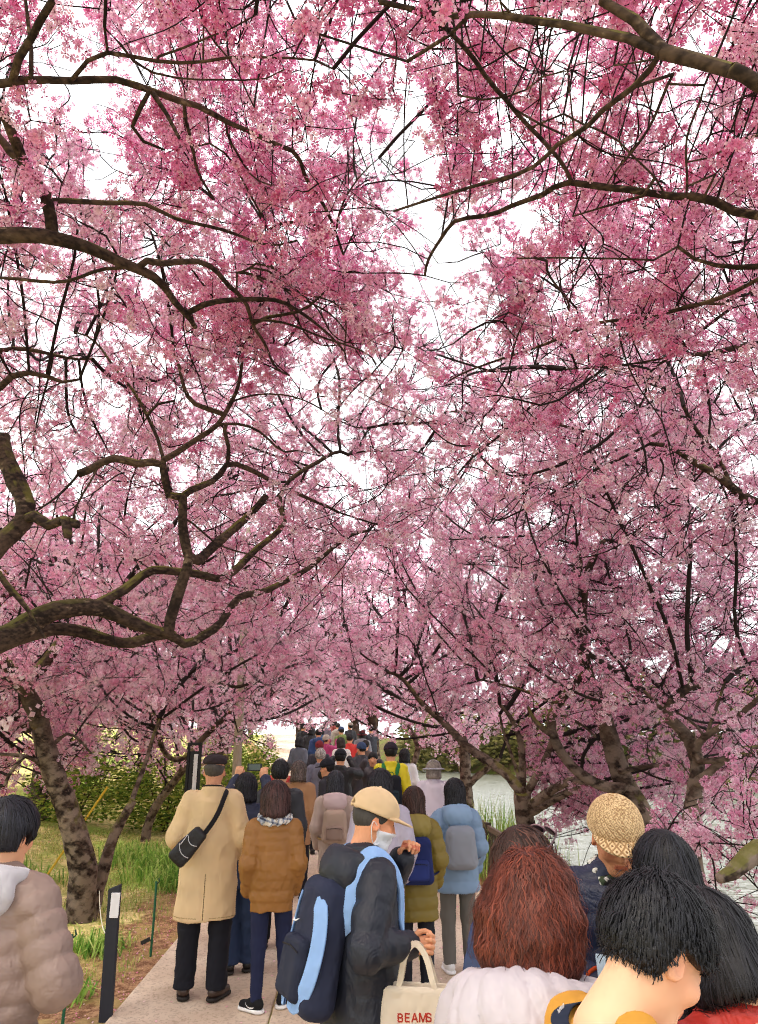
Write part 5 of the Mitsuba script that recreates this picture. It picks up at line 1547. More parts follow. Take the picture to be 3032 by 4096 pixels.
def make_scarf(B, color, r=.048, R=.082, z=0.005, h=None, bsdf='cloth', tail=False, name='scarf'):
    n = B.J['neck'] + [0, .012, z]

    def f(P):
        k = P - n
        a = np.arctan2(k[:, 0], k[:, 1])
        rr = np.hypot(k[:, 0], k[:, 1]) - R
        zz = k[:, 2] + .012 * np.sin(2 * a + 1) + .02 * np.cos(a) - .005
        d = np.hypot(rr, zz * .85) - r + .012 * np.abs(np.sin(a * 5 + zz * 40)) + .01 * (meshkit.fbm(P * 26, 3) - .5)
        if tail:
            d = smin(d, cap(P * [1, 1, 1], n + [-.10, .04, -.03], n + [-.15, .10, -.34], .03, .028), .02)
        return d
    B.part(name, f, n - [.24, .24, .42], n + [.24, .24, .14], h or B.fine * .8, color, bsdf, .12, 14)


def make_hood(B, color, size=1.0, bsdf='nylon', puff=0, pitch=.05, h=None, name='hood', drop=0.0, label=None):
    """A hood lying on the back: a thick rolled edge round the neck and a bag behind it."""
    n = B.J['neck'] + [0, 0, -.01 - drop]

    def f(P):
        k = (P - n) @ B.L
        bag = ell(k, (0, -.105 * size, -.035), (.135 * size, .080 * size, .105 * size))
        bag = smax(bag, -ell(k, (0, -.055, .085), (.082 * size, .075, .09)), .025)
        rr = np.hypot(k[:, 0] / 1.12, k[:, 1] + .02) - .094 * size
        roll = np.hypot(rr, k[:, 2] - .012 - .22 * np.maximum(-k[:, 1], 0) + .25 * np.maximum(k[:, 1], 0)) - .032 * size
        d = smin(bag, roll, .03)
        if puff:
            u = np.arctan2(k[:, 0], -k[:, 1]) * .16 + k[:, 2] * .35
            d = d - puff * np.abs(np.sin(np.pi * u / pitch)) ** 0.42
        return d + .012 * (meshkit.fbm(P * 13, 3) - .5)
    B.part(name, f, n - [.3, .34, .26], n + [.3, .26, .2], h or B.fine, color, bsdf, label=label)


def make_backpack(B, label, color, size=(.30, .15, .44), z=1.18, strap='#333', pocket=None, x=0.0, tilt=0, bsdf='cloth', h=None, cat='backpack', side=None, round_=.055, group=None, gap=.0, straps=True, top=1.39):
    """A backpack on the back: bag, pocket, straps over both shoulders and under the arms."""
    key = thing('backpack', label, cat, group)
    w, d, ht = size
    back = -.135 - d / 2 - gap
    R = rot('x', tilt)
    c = B.L @ (np.array([x, back, z]) - B.pivot) + B.pivot
    M = B.L @ R
    h = h or B.fine

    def bag(P):
        q = (P - c) @ M
        k = 1 + .25 * np.clip(q[:, 2] / ht, -.5, .5)
        o = rbox(q * np.stack([k, np.ones_like(k), np.ones_like(k)], -1), (0, 0, 0), (w / 2, d / 2, ht / 2), round_)
        zip_ = np.abs(np.hypot(q[:, 0] / (w * .5), (q[:, 2] - ht * .02) / (ht * .47)) - .92) * w * .5
        o = o + .004 * np.exp(-(zip_ / .006) ** 2) * (q[:, 1] < 0)
        return o + .010 * (meshkit.fbm(P * 10 + 3, 3) - .5)
    ext = np.array([max(w, d, ht)] * 3) * .5 + .09
    B.part('bag', bag, c - ext, c + ext, h, color, bsdf, .12, owner=key)
    if pocket:
        pc = c + M @ np.array([0, -d / 2 - .008, -ht * .18])
        pk = B.part('pocket', lambda P: rbox((P - pc) @ M, (0, 0, 0), (w * .36, .035, ht * .22), .03) + .006 * (meshkit.fbm(P * 14, 3) - .5), pc - .2, pc + .2, h, pocket, bsdf, .12, owner=key)
        a = np.array([[-w * .3, -.037, ht * .13], [0, -.039, ht * .15], [w * .3, -.037, ht * .13]])
        B.mesh('zip', tube(np.array([pc + M @ q for q in a]), .003, 6), '#101010', 'plain', owner=pk)
    if straps:
        for s in ('l', 'r'):
            sx = -1 if s == 'l' else 1
            e = .125 + .02
            pts = [np.array([sx * .085 + x, -.155, top - .10]), np.array([sx * .105, -.145, top - .02]), np.array([sx * .115, -.06, top + .055]), np.array([sx * .12, .06, top + .02]), np.array([sx * .13, e + .02, top - .10]), np.array([sx * .16, .14, top - .24]), np.array([sx * .205, .02, top - .36]), np.array([sx * .15, -.13, top - .40])]
            pts = [B.L @ (q - B.pivot) + B.pivot for q in pts]
            f = getattr(B, 'top_f', None)
            if f is not None:                                  # lie on the jacket
                P = np.array(pts)
                for _ in range(3):
                    gr = np.stack([f(P + e_, True) - f(P - e_, True) for e_ in np.eye(3) * .01], -1)
                    gr /= np.linalg.norm(gr, axis=1, keepdims=True) + 1e-9
                    P[1:] = (P - gr * (f(P, True) - .010)[:, None])[1:]
                pts = list(P)
            B.strap('strap', pts, .055 if s else .05, .012, strap, key, bsdf)
    hp = [c + M @ np.array(q) for q in ((-.03, d * .3, ht / 2 - .012), (-.025, d * .3, ht / 2 + .03), (.025, d * .3, ht / 2 + .03), (.03, d * .3, ht / 2 - .012))]
    B.mesh('handle', tube(smooth_line([(*q, 1) for q in hp], .01)[:, :3], .006, 6), strap, bsdf, owner=key)
    return key, c, M

# ---------------------------------------------------------------- the people, from the front of the picture to the back
BLACK, DENIM = '#1b1c21', '#242c40'


def hang_bag(B, label, color, c, size, deg, cat, strap_pts, strap_color, bsdf='nylon', lines=None, round_=.03):
    """A small bag worn on a strap."""
    key = thing('shoulder_bag', label, cat)
    R = rot('y', deg)
    c = np.array(c)

    def f(P):
        q = (P - c) @ R
        k = 1 + .55 * np.clip(q[:, 2] / size[2] + .1, 0, .6)
        return rbox(q * np.stack([k, np.ones_like(k), np.ones_like(k)], -1), (0, 0, 0), np.array(size) / 2, round_) + .006 * (meshkit.fbm(P * 16, 3) - .5)
    e = max(size) * .6 + .04
    B.part('bag', f, c - e, c + e, min(B.fine, .009), color, bsdf, owner=key)
    B.strap('strap', strap_pts, .036, .008, strap_color, key)
    for pts in lines or ():
        pts = [c + R @ np.array(q) for q in pts]
        B.mesh('zip', tube(smooth_line([(*q, 1) for q in pts], .01)[:, :3], .0028, 6), '#c9c9cc', 'plain', owner=key)
    return key


# -- man bending his head at the right edge of the front
B = Body('man with short black hair, bare nape and mustard jacket bending his head in front', (.343, 1.60), -76, 1.615, lean=17, pitch=32, yaw=6, pose={'elbow_l': (-.24, .10, 1.10), 'wrist_l': (-.10, .30, 1.12), 'elbow_r': (.25, .05, 1.10), 'wrist_r': (.08, .30, 1.12)}, fine=.009, skin='#e3b08e')
make_body(B, head_h=.0048)
make_top(B, '#b88636', e=.026, fold=.006, collar=0, h=.017)
make_hood(B, '#c08f3e', .86, 'cloth', h=.008, drop=.085)
make_legs(B, '#33343a')
make_shoes(B, '#2a2a2c')
make_hair(B, '#13141a', 'short', vol=.012, strands=8000, length=.038, width=.0026, curl=.10, vary=.30, seed=3, lift=.006, h=.0065, detail=6)
key = thing('camera_strap', 'dark camera strap with white letters round the neck of the man in mustard', 'strap')
n = B.J['neck']
pts = [n + q for q in ([-.10, .10, -.10], [-.125, .04, -.02], [-.115, -.045, .010], [-.06, -.105, .004], [.03, -.115, .0], [.10, -.06, .008], [.125, .03, -.02], [.10, .10, -.10])]
B.strap('band', pts, .036, .004, '#1d2638', key, out=None)
lt = meshkit.text_mesh('NY', .020, .0012, bold=True)
v = np.array(lt.vertices)
a, b = np.array(pts[2]), np.array(pts[3])
ex = (b - a) / np.linalg.norm(b - a)
on = np.cross(ex, [0, 0, 1.0])
on = on / np.linalg.norm(on)
on = on if on @ ((a + b) / 2 - n) > 0 else -on
ez = np.cross(on, ex) * (1 if np.cross(on, ex)[2] > 0 else -1)
ex2 = np.cross(ez, on)
o = (a + b) / 2 + on * .0075
B.mesh('letters', (o + (v[:, :1] - .012) * ex2 + (v[:, 1:2] - .010) * ez + v[:, 2:] * on, lt.faces), '#e8e8ea', 'plain', owner=key, smooth=True, vary=0)

# -- person in red at the right edge
B = Body('person with a smooth black bob and red jacket at the right edge', (.80, 1.93), 25, 1.50, pitch=26, fine=.010)
make_body(B)
make_top(B, '#b5332a', puff=.014, pitch=.09, bsdf='nylon', h=.016)
make_legs(B, BLACK)
make_shoes(B, BLACK)
make_hair(B, '#121218', 'bob', vol=.006, strands=1700, length=.16, seed=5, vary=.5)

# -- woman with long black hair
B = Body('woman with long straight black hair behind the bending man', (.915, 2.56), 12, 1.56, pitch=10, fine=.010)
make_body(B)
make_top(B, '#202127', puff=.012, pitch=.10, bsdf='nylon', h=.014)
make_legs(B, BLACK)
make_shoes(B, BLACK)
make_hair(B, '#15161d', 'long', vol=-.002, strands=3600, length=.24, width=.003, seed=6, vary=.6)

# -- woman with curly brown hair
B = Body('woman with curly auburn hair and a pale silver hooded puffer jacket', (.37, 2.02), -20, 1.555, pitch=12, yaw=-8, fine=.0095, pose={'elbow_r': (.25, .02, 1.09), 'wrist_r': (.12, .26, 1.05), 'elbow_l': (-.25, -.02, 1.09), 'wrist_l': (-.12, .26, 1.02)})
make_body(B)
make_top(B, '#aba4aa', e=.030, puff=.013, pitch=.10, bsdf='nylon', r=(.215, .20, .19), fold=.009)
make_hood(B, '#b2abb2', 1.36, 'nylon', puff=.013, pitch=.052, h=.008, drop=.035, label='wide quilted silver hood lying open on the back')
make_scarf(B, lambda P, V: np.where((np.hypot((np.abs(V[:, 0] * 22) % 1) - .5, (np.abs(V[:, 2] * 22) % 1) - .5) < .26)[:, None], srgb('#a88a62'), srgb('#d3bd99')), r=.050, R=.080, z=.03, h=.007)
make_legs(B, '#3a3d4a')
make_shoes(B, '#3c302a')
make_hair(B, '#5e2a1c', 'curly', strands=10500, length=.13, width=.0025, curl=.65, vary=.42, seed=7, lift=.006, detail=7)

# -- woman with sunglasses on her hair
B = Body('woman turned to the lake with sunglasses pushed up on her dark brown hair', (.475, 2.68), -58, 1.56, pitch=4, fine=.010)
make_body(B)
make_top(B, '#2c3a5e', puff=.010, pitch=.10, bsdf='nylon', h=.014)
make_legs(B, DENIM)
make_shoes(B, BLACK)
make_hair(B, '#3c231a', 'long', vol=-.002, strands=2200, length=.22, width=.004, curl=.2, seed=8, vary=.5)
key = thing('sunglasses', 'dark tinted sunglasses with a pale pinkish frame resting on brown hair', 'sunglasses')
for s in (-1, 1):
    c = np.array([s * .036, .092, .128])
    Rl = rot('x', 48) @ rot('z', -s * 12)
    d = [B.from_head([c + Rl @ np.array([.030 * math.cos(q) , 0, .023 * math.sin(q)])])[0] for q in np.linspace(0, 2 * np.pi, 25)]
    B.mesh('rim', tube(np.array(d), .0032, 6, cap=False), '#8a6a72', 'leather', owner=key)
    cc = B.from_head([c])[0]
    Rw = B.H @ Rl
    B.part('lens', lambda P, cc=cc, Rw=Rw: ell(P, cc, (.029, .004, .022), Rw), cc - .04, cc + .04, .0035, '#2c1c26', 'leather', owner=key)
    e = [c + [s * .030, .0, .004], [s * .112, .01, .085], [s * .114, -.05, .055]]
    B.mesh('temple', tube(smooth_line([(*B.from_head([q])[0], 1) for q in e], .01)[:, :3], .003, 6), '#4a3238', 'leather', owner=key)
e = [[-.012, .110, .124], [0, .112, .128], [.012, .110, .124]]
B.mesh('bridge', tube(B.from_head(np.array(e)), .003, 6), '#8a6a72', 'leather', owner=key)

# -- old man in the patterned cap
def lattice(P, V, B=None):
    q = B.head(P)
    a, z = np.arctan2(q[:, 0], q[:, 1] + .01) * .105, q[:, 2] - q[:, 1] * .3
    u, w = (a + z * .8) / .022, (a - z * .8) / .022
    on = np.maximum(np.abs((u % 1) - .5), np.abs((w % 1) - .5)) > .37
    dot = np.hypot((u % 1) - .5, (w % 1) - .5) < .17
    c = np.where(on[:, None], srgb('#9a7850'), srgb('#d2b88e'))
    return np.where((dot & ~on)[:, None], srgb('#7c5c3a'), c)


B = Body('old man in a beige patterned cap looking down, facing the viewer', (.875, 3.0), 170, 1.645, pitch=24, yaw=6, fine=.0095, pose={'elbow_r': (.27, .06, 1.12), 'wrist_r': (.12, .30, 1.13), 'elbow_l': (-.27, .06, 1.12), 'wrist_l': (.02, .30, 1.08)}, skin='#d3946c')
R1 = np.array([[-.25, -.95, .2], [-.9, .3, .3], [0, 0, 1]]).T
Ry = np.stack([np.array([-.2, .2, .96]), np.array([-.75, .62, .2]), np.array([.6, .75, -.25])], -1)
Q_, _r = np.linalg.qr(Ry)
Q_ *= np.sign(np.diag(_r))
make_body(B, head_h=.0052, hands=[('r', Q_, 40, 10)])
make_top(B, '#1f2740', puff=.012, pitch=.11, bsdf='nylon', e=.035)
B.strap('lining', [(-.06, .10, 1.45), (-.085, .165, 1.36), (-.08, .205, 1.20), (-.075, .205, 1.0), (-.07, .20, .8)], .075, .012, '#d5562a')
make_scarf(B, lambda P, V: np.where((meshkit.noise(V * 55, 3) > .6)[:, None], srgb('#d8d6cc'), np.where((meshkit.noise(V * 40, 5) > .5)[:, None], srgb('#3d4a35'), srgb('#1d1a1c'))), r=.034, R=.074, h=.006)
make_legs(B, '#2b2c33')
make_shoes(B, '#2c2622')
dm = cap_dome(B)
make_hair(B, '#8d8884', 'buzz', hat=lambda P: -dm(P) - .004, h=.006)
make_ballcap(B, lambda P, V: lattice(P, V, B), g=.026, brim=.062, zc=.036, h=.0044, bend=.5)
key = thing('mobile_phone', 'pale blue mobile phone in the hands of the man in the patterned cap', 'phone')
pc = B.J['wrist_r'] + [-.03, .09, .06]
ph = block((.075, .009, .150), (0, 0, 0), rot('x', 40) @ rot('z', 10), .004)
B.mesh('case', (ph[0] + pc, ph[1]), '#a9bfd0', 'plain', owner=key, smooth=True, vary=.03)
sc = block((.067, .0012, .138), (0, -.0052, 0), None, .0004)
B.mesh('screen', (sc[0] @ (rot('x', 40) @ rot('z', 10)).T + pc, sc[1]), '#15181c', 'leather', owner=key, vary=0)
key = thing('shopping_bag', 'bright orange cloth bag between the curly haired woman and the bending man', 'bag')
oc = np.array([.10, .335, .99])
B.part('bag', lambda P: rbox(P - oc, (0, 0, 0), (.10, .07, .16), .05) + .03 * (meshkit.fbm(P * 12, 3) - .5), oc - .3, oc + .3, .011, '#d3592c', 'nylon', owner=key)
B.mesh('handle', tube(smooth_line([(.04, .33, 1.13, 1), (.07, .32, 1.20, 1), (.13, .32, 1.20, 1), (.16, .33, 1.13, 1)], .015)[:, :3], .008, 6), '#b8481f', 'cloth', owner=key)
key = thing('paper_leaflet', 'folded white leaflet beside the orange bag', 'paper')
pv, pf = block((.15, .003, .11), (0, 0, 0), rot('y', 25) @ rot('x', 35), .0008)
B.mesh('sheet', (pv + [.27, .40, 1.02], pf), '#d6d8da', 'cloth', owner=key, vary=.02)

# -- man in the beige baseball cap
B = Body('man in a beige baseball cap and black jacket with a hand at his mouth', (-.08, 3.62), -64, 1.62, lean=3, pitch=14, yaw=-10, fine=.010, skin='#d99a74',
         pose={'elbow_r': (.275, -.10, 1.11), 'wrist_r': (.225, .13, 1.10), 'elbow_l': (-.20, .20, 1.17), 'wrist_l': (-.035, .235, 1.405)})
Rh = np.stack([np.array([.35, -.7, .62]), np.array([.45, .28, .85]), np.array([-.82, .65, .05])], -1)
Rh, _r = np.linalg.qr(Rh[:, [1, 0, 2]])
Rh = (Rh * np.sign(np.diag(_r)))[:, [1, 0, 2]]
make_body(B, head_h=.0055, hands=[('l', Rh, 62, 10), ('r', np.array([[-.35, .2, .92], [.6, .8, .0], [-.72, .56, -.4]]).T @ np.eye(3), 55, 10)])
make_top(B, '#1d212d', hem=.62, e=.028, puff=.008, pitch=.13, bsdf='nylon', r=(.215, .205, .195), fold=.013)
make_hood(B, '#20242f', 1.12, 'nylon', h=.009, drop=.02)
make_legs(B, '#1f2026')
make_shoes(B, '#222')
dm = make_ballcap(B, '#cdb18a', g=.026, brim=.078, zc=.030, h=.006, hole=True, bend=.4)
make_hair(B, '#55504c', 'buzz', hat=lambda P: -dm(P) - .004, h=.007)
k, bc, M = make_backpack(B, 'dark navy backpack with light blue straps and trim, hanging low on the man in black', '#272c40', (.31, .17, .55), z=1.08, tilt=-9, strap='#86a9d8', pocket='#232839', round_=.07, h=.009, gap=.0, straps=False)
for s in (-1, 1):
    P = np.array([(s * .11, -.20, 1.14), (s * .125, -.185, 1.28), (s * .140, -.10, 1.41), (s * .142, .0, 1.44), (s * .140, .09, 1.38), (s * .135, .15, 1.25), (s * .15, .15, 1.12)])
    for _ in range(4):
        gr = np.stack([B.top_f(P + e_) - B.top_f(P - e_) for e_ in np.eye(3) * .01], -1)
        gr /= np.linalg.norm(gr, axis=1, keepdims=True) + 1e-9
        P = P - gr * (B.top_f(P) - .012)[:, None]
    B.strap('strap', P, .072, .016, '#86a9d8', k)
B.part('face_mask', lambda P: smax(smax(smax(head_field(B.head(P)) - .006, .010 - B.head(P)[:, 1] - .3 * np.abs(B.head(P)[:, 2] + .07), .006), B.head(P)[:, 2] + .032, .006), -.118 - B.head(P)[:, 2], .006), B.hc - .2, B.hc + .2, .006, '#d8d9dd', 'cloth')
for s in (-1, 1):
    e = [(s * .064, .03, -.05), (s * .080, .0, -.02), (s * .090, -.03, .0), (s * .084, -.03, -.035), (s * .064, .028, -.085)]
    B.mesh('mask_loop', tube(smooth_line([(*q, 1) for q in B.from_head(np.array(e))], .01)[:, :3], .002, 5), '#d8d9dd', 'cloth')
for s in (-1, 1):                                            # light blue trim down both sides
    e = [bc + M @ np.array(q) for q in ((s * .10, -.078, .20), (s * .142, -.065, .08), (s * .150, -.070, -.08), (s * .11, -.082, -.20), (s * .02, -.094, -.235))]
    B.strap('trim', e, .066, .010, '#86a9d8', k, out=M @ np.array([s * .7, -.75, 0]))
tick = [bc + M @ np.array(q) for q in ((-.03, -.146 + .02, .088), (-.022, -.147 + .02, .078), (.0, -.148 + .02, .080), (.035, -.147 + .02, .094))]
B.mesh('mark', tube(np.array(tick), [.0015, .005, .004, .001], 6), '#dfe3ea', 'plain', owner=k, vary=0)
# his tote bag
key = thing('tote_bag', 'cream canvas tote bag with red capital letters hanging from a black sleeve', 'bag')
wr = B.world(B.J['wrist_r'][None])[0] + [0.02, -.02, -.035]
ta = rot('z', -8)
top = wr + [.015, -.03, -.09]


def tote(P):
    q = (P - top - [0, 0, -.17]) @ ta
    w = .155 - .015 * q[:, 2] / .17
    d = rbox(q * np.stack([.155 / w, np.ones_like(w), np.ones_like(w)], -1), (0, 0, 0), (.155, .045, .17), .03)
    d = smax(d, -rbox(q, (0, 0, .17), (.140, .026, .06), .02), .006)
    return d + .012 * (meshkit.fbm(P * [9, 9, 6] + 4, 3) - .5)


TB = Body.__new__(Body)
TB.key, TB.s, TB.R, TB.at, TB.fine = key, 1.0, np.eye(3), np.zeros(3), .008
TB.part('bag', tote, top - [.26, .2, .40], top + [.26, .2, .08], .008, '#d9ccb8', 'cloth', .1)
for yo in (-.034, .034):
    e = [top + ta @ np.array(q) for q in ((-.085, yo, -.03), (-.06, yo * .8, .06), (-.03, yo * .4, .13), (-.012, yo * .2, .142), (.012, yo * .3, .13), (.05, yo * .8, .06), (.085, yo, -.03))]
    TB.strap('handle', e, .024, .005, '#dccfba', key, out=ta @ np.array([0, -1.0, 0.05]))
for i, chr_ in enumerate('BEAMS'):
    lt = meshkit.text_mesh(chr_, .030, .0016, bold=True)
    v = np.array(lt.vertices)
    o = top + ta @ np.array([-.082 + i * .0285, -.058, -.128 + .0015 * i])
    # lies on the cloth: pressed back to the bag's face
    w3 = o + (ta @ np.stack([v[:, 0], 0 * v[:, 0], v[:, 1]])).T
    dr_ = ta @ np.array([0, 1.0, 0])
    for _ in range(10):
        w3 = w3 + dr_ * np.clip(tote(w3) - .0006, -.02, .02)[:, None]
    w3 = w3 - dr_ * v[:, 2:]
    TB.mesh('letter', (w3, lt.faces), '#b03a2c', 'cloth', owner=key, vary=.05)

# -- person at the left edge
B = Body('person with cropped black hair, grey hoodie and beige pink puffer jacket at the left edge', (-1.46, 3.12), -6, 1.61, pitch=6, yaw=-10, fine=.010, pose={'elbow_r': (.315, -.04, 1.08), 'wrist_r': (.20, .20, 1.03), 'elbow_l': (-.31, -.04, 1.08), 'wrist_l': (-.18, .22, 1.05)})
make_body(B)
make_top(B, '#86726a', e=.034, puff=.016, pitch=.085, bsdf='nylon', r=(.215, .205, .195), hem=.70, fold=.011, collar=.018)
make_hood(B, '#b4b3b8', 1.05, 'cloth', h=.009, drop=-.01)
make_legs(B, '#33343c')
make_shoes(B, '#333')
make_hair(B, '#171820', 'short', vol=.018, strands=2600, length=.10, width=.004, seed=11, vary=.5)
hang_bag(B, 'small dark bag at the hip of the person in the beige pink puffer', '#2a2c36', (.30, -.10, .80), (.18, .10, .20), 6, 'bag', [(-.12, .04, 1.46), (-.11, -.10, 1.43), (0, -.27, 1.22), (.16, -.31, 1.02), (.275, -.17, .88)], '#16171a', lines=[[(-.06, -.052, .04), (.06, -.052, .04)]])

# -- man in the beige coat
B = Body('man in a knee length beige coat and dark flat cap seen from behind', (-1.345, 6.38), 3, 1.725, fine=.010, skin='#c08a6c',
         pose={'elbow_l': (-.262, -.02, 1.11), 'wrist_l': (-.19, .15, .97), 'elbow_r': (.262, -.02, 1.11), 'wrist_r': (.20, .15, .97), 'ankle_l': (-.125, -.03, .085), 'ankle_r': (.12, -.07, .085), 'knee_l': (-.12, 0, .48), 'knee_r': (.115, .0, .48)})
B.foot = {'l': 14, 'r': -26}
make_body(B, head_h=.007)
make_top(B, '#d2b78e', hem=.53, e=.036, r=(.242, .205, .195), fold=.018, ffreq=5.5, name='coat', collar=.026, depth=.66)
nn = B.J['neck'] + [0, 0, .045]
B.mesh('collar_edge', tube(np.array([nn + [.083 * math.sin(a), .086 * math.cos(a), -.012 * math.cos(a)] for a in np.linspace(0, 2 * np.pi, 28)]), .0065, 6, cap=False), '#26211f', 'cloth')
seam = np.array([(.003, -.5, z) for z in np.linspace(.545, .86, 14)])
for _ in range(12):
    seam[:, 1] += np.clip(B.top_f(seam) - .0012, -.1, .1)
B.mesh('vent', tube(seam, .0032, 5), '#6f5a3e', 'cloth')
hemr = np.array([(.30 * math.sin(a), .22 * math.cos(a), .556) for a in np.linspace(0, 2 * np.pi, 60)])
for _ in range(12):
    gr = np.stack([B.top_f(hemr + e) - B.top_f(hemr - e) for e in np.eye(3) * .01], -1)
    gr[:, 2] = 0
    gr /= np.linalg.norm(gr, axis=1, keepdims=True) + 1e-9
    hemr = hemr - gr * (B.top_f(hemr) - .0008)[:, None]
B.mesh('hem_stitching', tube(hemr, .0022, 5, cap=False), '#9a8058', 'cloth')
make_legs(B, '#191a22', r=(.10, .082, .078), fold=.010)
make_shoes(B, '#3a2b24', sole='#1e1815')
hc = lambda P: ell(B.head(P), (0, .006, .070), (.100, .122, .062)) + .006 * (meshkit.fbm(P * 20, 3) - .5)
make_hair(B, '#5d5650', 'buzz', hat=lambda P: -hc(P) - .004, h=.007)
kc = B.part('flat_cap', lambda P: smax(hc(P), .052 - B.head(P)[:, 2] + .10 * B.head(P)[:, 1] * 0, .012), B.hc - .24, B.hc + .24, .007, '#2d2426', 'cloth', .2, 40)
B.part('peak', lambda P: ell(B.head(P), (0, .112, .050), (.075, .055, .012)), B.hc - .24, B.hc + .24, .007, '#2a2123', 'cloth', owner=kc)
hang_bag(B, 'black sling bag with pale zips across the back of the man in the beige coat', '#17171b', (-.125, -.235, 1.07), (.15, .075, .30), 42, 'bag', [(.10, .10, 1.38), (.118, .0, 1.455), (.115, -.105, 1.43), (.07, -.205, 1.28), (0, -.235, 1.17), (-.03, -.235, 1.13)], '#19191d',
         lines=[[(-.05, -.040, .06), (.0, -.042, .03), (.05, -.040, .05)], [(-.06, -.040, -.02), (0, -.043, -.06), (.06, -.040, -.05)], [(-.06, -.040, .06), (-.05, -.041, -.02)]])

# -- woman in the brown bomber jacket
B = Body('woman in a brown bomber jacket, skinny navy jeans and pale checked scarf', (-.80, 6.10), 10, 1.505, fine=.0095, pose={'elbow_l': (-.212, -.06, 1.10), 'wrist_l': (-.20, .06, .88), 'elbow_r': (.208, -.06, 1.10), 'wrist_r': (.19, .07, .88), 'ankle_l': (-.10, -.04, .085), 'ankle_r': (.13, .05, .085), 'knee_l': (-.095, 0, .48), 'knee_r': (.12, .05, .48)})
B.foot = {'l': 48, 'r': -38}
make_body(B, head_h=.008)
make_top(B, '#8a5e2b', hem=.74, e=.030, r=(.182, .186, .180), puff=.007, pitch=.075, bsdf='nylon', fold=.013, ffreq=12, band=.075)


def checks(P, V):
    u, w, z = V[:, 0] * 19, V[:, 1] * 19, V[:, 2] * 19
    k = ((u + w) % 1 < .3).astype(int) + ((z + u * .3) % 1 < .3).astype(int)
    return np.array([srgb('#d9d6cf'), srgb('#8f98a8'), srgb('#3d465c')])[k]


make_scarf(B, checks, r=.050, R=.112, z=.0, h=.007, tail=True)
make_legs(B, '#1e2440', r=(.092, .062, .047), fold=.005)
make_shoes(B, '#17181a', sole='#e4e4e2', bsdf='cloth', mark='#eeeeee')
make_hair(B, '#3a2422', 'bob', vol=.026, strands=2000, length=.17, width=.005, seed=12, vary=.55)

# -- photographer
B = Body('dark haired person in navy raising a phone with a cream sleeve beside the beige coat', (-1.19, 7.05), 0, 1.54, fine=.012, pose={'elbow_l': (-.25, .14, 1.42), 'wrist_l': (-.16, .31, 1.67), 'elbow_r': (.25, .16, 1.40), 'wrist_r': (.14, .34, 1.66), 'knee_l': (-.10, .0, .48), 'ankle_l': (-.06, -.10, .085)})
Ra = np.stack([np.array([.55, .1, -.4]), np.array([.25, .1, .95]), np.array([-.75, -.5, .25])], -1)
Ra, _r = np.linalg.qr(Ra[:, [1, 0, 2]])
Ra = (Ra * np.sign(np.diag(_r)))[:, [1, 0, 2]]
Rb = Ra * np.array([[-1, -1, -1], [1, 1, 1], [1, 1, 1]]) * np.array([1, 1, 1])
make_body(B, hands=[('l', Ra, 38, 10), ('r', np.stack([Rb[:, 0] * 1.0, Rb[:, 1], Rb[:, 2]], -1), 38, 10)])
make_top(B, '#232b44', puff=.008, pitch=.10, bsdf='nylon', hem=.70)
cu = lambda P: np.minimum(cap(P, B.J['wrist_l'] * .45 + B.J['elbow_l'] * .55, B.J['wrist_l'], .062, .052), cap(P, B.J['wrist_r'] * .45 + B.J['elbow_r'] * .55, B.J['wrist_r'], .062, .052))
B.part('cuffs', cu, np.array([-.35, 0, 1.2]), np.array([.35, .6, 1.85]), .010, '#cfc6b4', 'cloth')
make_legs(B, '#2c3a56', r=(.105, .095, .085), fold=.012)
make_shoes(B, '#1c1a1a', boot=.09)
make_hair(B, '#16161e', 'bob', vol=.004, strands=800, length=.16, width=.005, seed=13)
key = thing('mobile_phone', 'black mobile phone held up level above the heads', 'phone')
pc = np.array([.01, .39, 1.785])
pb = block((.155, .009, .075), pc, rot('z', 4), .004)
B.mesh('case', pb, '#17181b', 'leather', owner=key, vary=.02)
B.mesh('screen', block((.120, .0014, .058), pc + [0, -.0056, 0], rot('z', 4), .0004), '#5d6b66', 'plain', owner=key, vary=.4)

